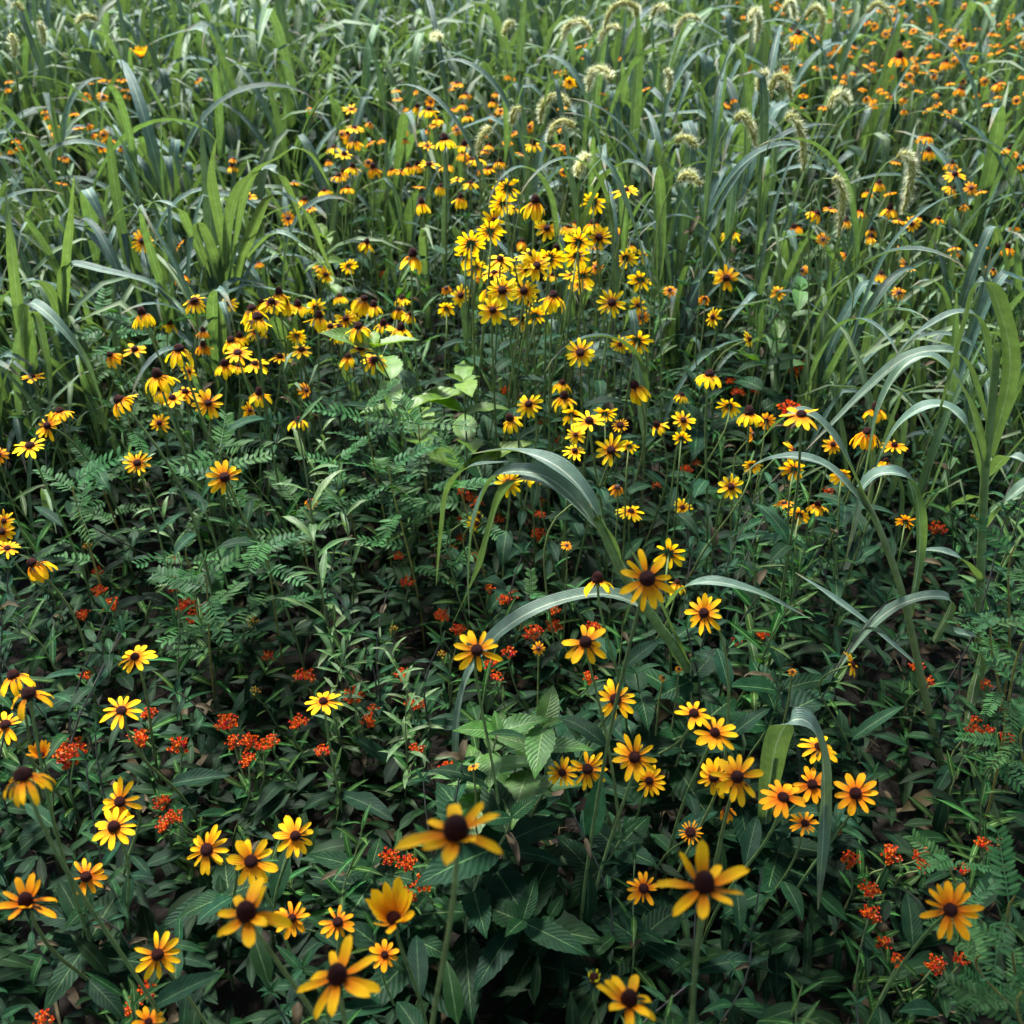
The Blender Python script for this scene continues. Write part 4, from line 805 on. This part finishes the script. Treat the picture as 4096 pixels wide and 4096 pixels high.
for i, (x, y, z, n, s) in enumerate([(415, 845, 0.52, 9, 1.15), (690, 775, 0.56, 8, 1.05), (790, 800, 0.56, 9, 1.05), (735, 880, 0.50, 8, 1.05), (868, 890, 0.52, 7, .95), (640, 870, .42, 7, 1), (135, 915, 0.48, 7, 1.), (185, 890, .38, 6, .9), (500, 1020, 0.44, 7, 1.05), (385, 1080, 0.42, 8, 1.1), (350, 1040, .34, 6, 1), (225, 640, .5, 8, 1.05), (290, 620, .52, 8, 1.05), (190, 590, .5, 7, 1), (30, 560, .5, 7, 1), (60, 620, .46, 7, 1), (1915, 1030, .55, 8, 1.1), (1880, 1160, .55, 7, 1.1), (1930, 1210, .58, 8, 1.15), (1935, 1370, .45, 7, 1.), (1800, 1620, .36, 6, 1.), (1915, 1690, .5, 7, 1.2), (1850, 1800, .36, 6, 1.1), (1930, 1870, .45, 7, 1.1), (560, 950, .4, 6, 1), (1000, 1120, .3, 5, .9), (240, 780, .42, 6, 1)]):
    pea(x, y, z, n, s, f'feathery partridge pea with {NUM[n]} divided leaves, {zone(at2(x, y, z))}', (rs.uniform(-.06, .06)+(.12 if x > 1700 else 0), rs.uniform(0, .08)))
# pale goldenrod, lime and dark broadleaf plants at their places
for i, (x, y, z, l) in enumerate([(572, 690, .84, 'pale green goldenrod stalk with narrow leaves, tallest of its kind'), (628, 790, .62, 'pale goldenrod side stalk with curling narrow leaves by the tallest'), (318, 815, .58, 'slim pale goldenrod rising beside a small golden flower'), (608, 1160, .42, 'short pale goldenrod with star-like leaf whorl'), (735, 1262, .42, 'pale narrow-leaved goldenrod over orange milkweed'), (560, 860, .55, 'pale goldenrod branch with bunched tips among pea leaves'), (800, 1180, .42, 'thin pale goldenrod with upright leaves beside milkweed'), (660, 1250, .36, 'low pale goldenrod with drooping leaves over curled herbs')]):
    loc, s = plant_top(x, y, z, .72); spawn('goldenrod', PALES[i % 4], loc, (max(s*.8, .6), max(s*.8, .6), s), l, 'plant', None, .06)
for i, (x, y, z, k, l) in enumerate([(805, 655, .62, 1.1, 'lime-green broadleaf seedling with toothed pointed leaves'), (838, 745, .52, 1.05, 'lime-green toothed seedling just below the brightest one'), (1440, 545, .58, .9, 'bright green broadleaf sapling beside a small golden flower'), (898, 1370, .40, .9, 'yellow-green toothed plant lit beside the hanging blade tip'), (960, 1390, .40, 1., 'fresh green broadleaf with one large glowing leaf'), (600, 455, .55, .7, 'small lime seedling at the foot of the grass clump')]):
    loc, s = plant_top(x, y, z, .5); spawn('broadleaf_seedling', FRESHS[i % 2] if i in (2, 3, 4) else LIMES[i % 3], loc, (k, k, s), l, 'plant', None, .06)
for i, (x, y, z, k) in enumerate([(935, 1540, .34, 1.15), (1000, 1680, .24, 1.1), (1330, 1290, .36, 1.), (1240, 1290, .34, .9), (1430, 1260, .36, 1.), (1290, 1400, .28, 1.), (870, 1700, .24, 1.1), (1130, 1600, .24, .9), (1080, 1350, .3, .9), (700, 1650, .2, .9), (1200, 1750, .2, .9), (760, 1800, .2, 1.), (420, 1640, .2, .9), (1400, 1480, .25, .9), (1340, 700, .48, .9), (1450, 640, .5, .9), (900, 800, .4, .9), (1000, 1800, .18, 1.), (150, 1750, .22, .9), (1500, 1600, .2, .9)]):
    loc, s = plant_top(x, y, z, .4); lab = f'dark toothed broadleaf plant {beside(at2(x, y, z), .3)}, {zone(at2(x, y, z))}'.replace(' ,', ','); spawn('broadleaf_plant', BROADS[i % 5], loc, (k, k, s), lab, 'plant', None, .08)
# purple-stemmed herbs and narrow-leaved asters between everything
def herb_density(x, y):
    if y < 430: return .12
    if y < 560: return .35 if x > 600 else .1
    if y > 1450: return .22 if x > 1250 else .5
    if x > 1600: return .5
    if x < 350 and y < 720: return .3
    return 1.
def scatter(N, name, pres, h0, fn, cat, dens, ymax):
    c = t = 0
    while c < N and t < 40000:
        t += 1; y = .45+rs.random()**.85*ymax; x = rs.uniform(-1, 1)*(.5*y+.35); q = proj((x, y, .35))
        if not q or q[2] < .95 or not (-150 < q[0] < 2080) or q[1] > 2150 or rs.random() > dens(q[0], q[1]): continue
        hh = rs.uniform(.26, .40) if q[1] > 1450 else rs.uniform(.32, .50) if q[1] > 700 else rs.uniform(.38, .56)
        if covers(x, y, (hh, hh*.7), .055, .08): continue
        s = hh/h0; k = max(s, .8)*rs.uniform(.9, 1.1); p = (x, y, hh)
        spawn(name, rs.choice(pres), (x, y, 0), (k, k, s), fn(p, hh), cat, None, .13); c += 1
scatter(270, 'wild_bergamot', HERBS, .48, lambda p, h: f'{"low" if h < .34 else "mid-high" if h < .44 else "tall"} curled-leaf herb {beside(p)}, {zone(p)}'.replace(' ,', ','), 'herb', herb_density, 3.6)
scatter(170, 'leafy_aster', ASTERS, .48, lambda p, h: f'{"low" if h < .34 else "mid-high" if h < .44 else "tall"} narrow-leaved aster {beside(p)}, {zone(p)}'.replace(' ,', ','), 'herb', lambda x, y: herb_density(x, y)*(.7 if y > 1500 else 1), 3.9)
# undergrowth: the low mass of leaves under it all
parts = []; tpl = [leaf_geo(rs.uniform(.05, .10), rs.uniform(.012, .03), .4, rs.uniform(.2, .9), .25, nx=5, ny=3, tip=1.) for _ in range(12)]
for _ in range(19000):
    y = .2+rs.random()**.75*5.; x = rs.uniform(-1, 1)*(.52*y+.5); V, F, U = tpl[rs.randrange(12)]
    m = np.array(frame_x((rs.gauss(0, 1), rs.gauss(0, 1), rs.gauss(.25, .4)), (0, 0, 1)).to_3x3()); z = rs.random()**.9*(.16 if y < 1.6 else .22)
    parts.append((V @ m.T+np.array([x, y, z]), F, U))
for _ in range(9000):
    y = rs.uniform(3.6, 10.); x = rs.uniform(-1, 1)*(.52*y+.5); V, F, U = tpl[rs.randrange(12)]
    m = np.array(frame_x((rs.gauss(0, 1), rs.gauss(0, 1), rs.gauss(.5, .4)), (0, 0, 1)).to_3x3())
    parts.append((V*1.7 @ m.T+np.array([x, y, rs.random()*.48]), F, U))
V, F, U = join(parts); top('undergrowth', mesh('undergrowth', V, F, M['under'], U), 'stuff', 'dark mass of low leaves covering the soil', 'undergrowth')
parts = []
for _ in range(2600):
    y = .3+rs.random()**.8*4.; x = rs.uniform(-1, 1)*(.52*y+.4); V, F, U = tpl[rs.randrange(12)]; a = rs.uniform(0, 6.28); thin = rs.random() < .5
    m = np.array(frame_x((math.cos(a), math.sin(a), rs.gauss(0, .12)), (rs.gauss(0, .3), rs.gauss(0, .3), 1), (0, 0, 0), (1.6, .25, 1) if thin else 1.).to_3x3()); parts.append((V @ m.T+np.array([x, y, rs.uniform(.012, .06)]), F, U))
V, F, U = join(parts); top('leaf_litter', mesh('leaf_litter', V, F, M['dry'], U), 'stuff', 'dead brown leaves and straw on the shaded soil', 'leaf litter')
SHORT = dict(foxtail_grass='foxtail grass', broad_bladed_grass='broad-bladed grass', meadow_grass='grass tuft', butterfly_weed='milkweed head', partridge_pea='partridge pea', goldenrod='goldenrod', broadleaf_seedling='bright broadleaf seedling', broadleaf_plant='dark broadleaf plant', wild_bergamot='curled-leaf herb', leafy_aster='narrow-leaved aster')
def short(o):
    l, n = o['label'], o.name.split('.')[0]
    if n == 'black_eyed_susan':
        if 'bud' in l.split(): return 'coneflower bud'
        f = next((SH[k] for k in 'fupbrcymd' if FACE[k] in l), ''); c = l.split(' coneflower')[0]; return f'{c} {f} coneflower'
    sz = l.split()[0]; sz = sz+' ' if sz in ('low', 'tall', 'mid-high', 'small', 'bright') and n in ('meadow_grass', 'wild_bergamot', 'leafy_aster', 'butterfly_weed') else ''
    return sz+SHORT.get(n, 'plant')
POS = np.array([o.location[:2] for o in REG]); NAMES = [short(o) for o in REG]
count = {}
for o in REG: count[o['label']] = count.get(o['label'], 0)+1
for i, o in enumerate(REG):
    l = o['label']
    if count[l] < 2: continue
    order = np.argsort(((POS-POS[i])**2).sum(1))[1:9]; own = NAMES[i]
    for joiner in ('next to', 'between'):
        done = False
        for a_ in range(len(order)):
            x1 = NAMES[order[a_]]
            if x1 == own or x1 in l: continue
            new = f'{l}, next to {x1}' if joiner == 'next to' else f'{l}, between {x1} and {NAMES[order[(a_+1) % len(order)]]}'
            if len(new.split()) <= 16 and new not in count:
                count[l] -= 1; count[new] = 1; o['label'] = new; done = True; break
        if done: break
print('SHARED', sum(v for v in count.values() if v > 1), 'of', len(REG))
print('LABELS', len(LAB), 'things', sum(LAB.values()), 'spots', len(spots), 'objects', len(bpy.data.objects), 'tris', sum(len(o.data.polygons)*2 for o in bpy.data.objects if o.type == 'MESH' and o.data.users == 1))
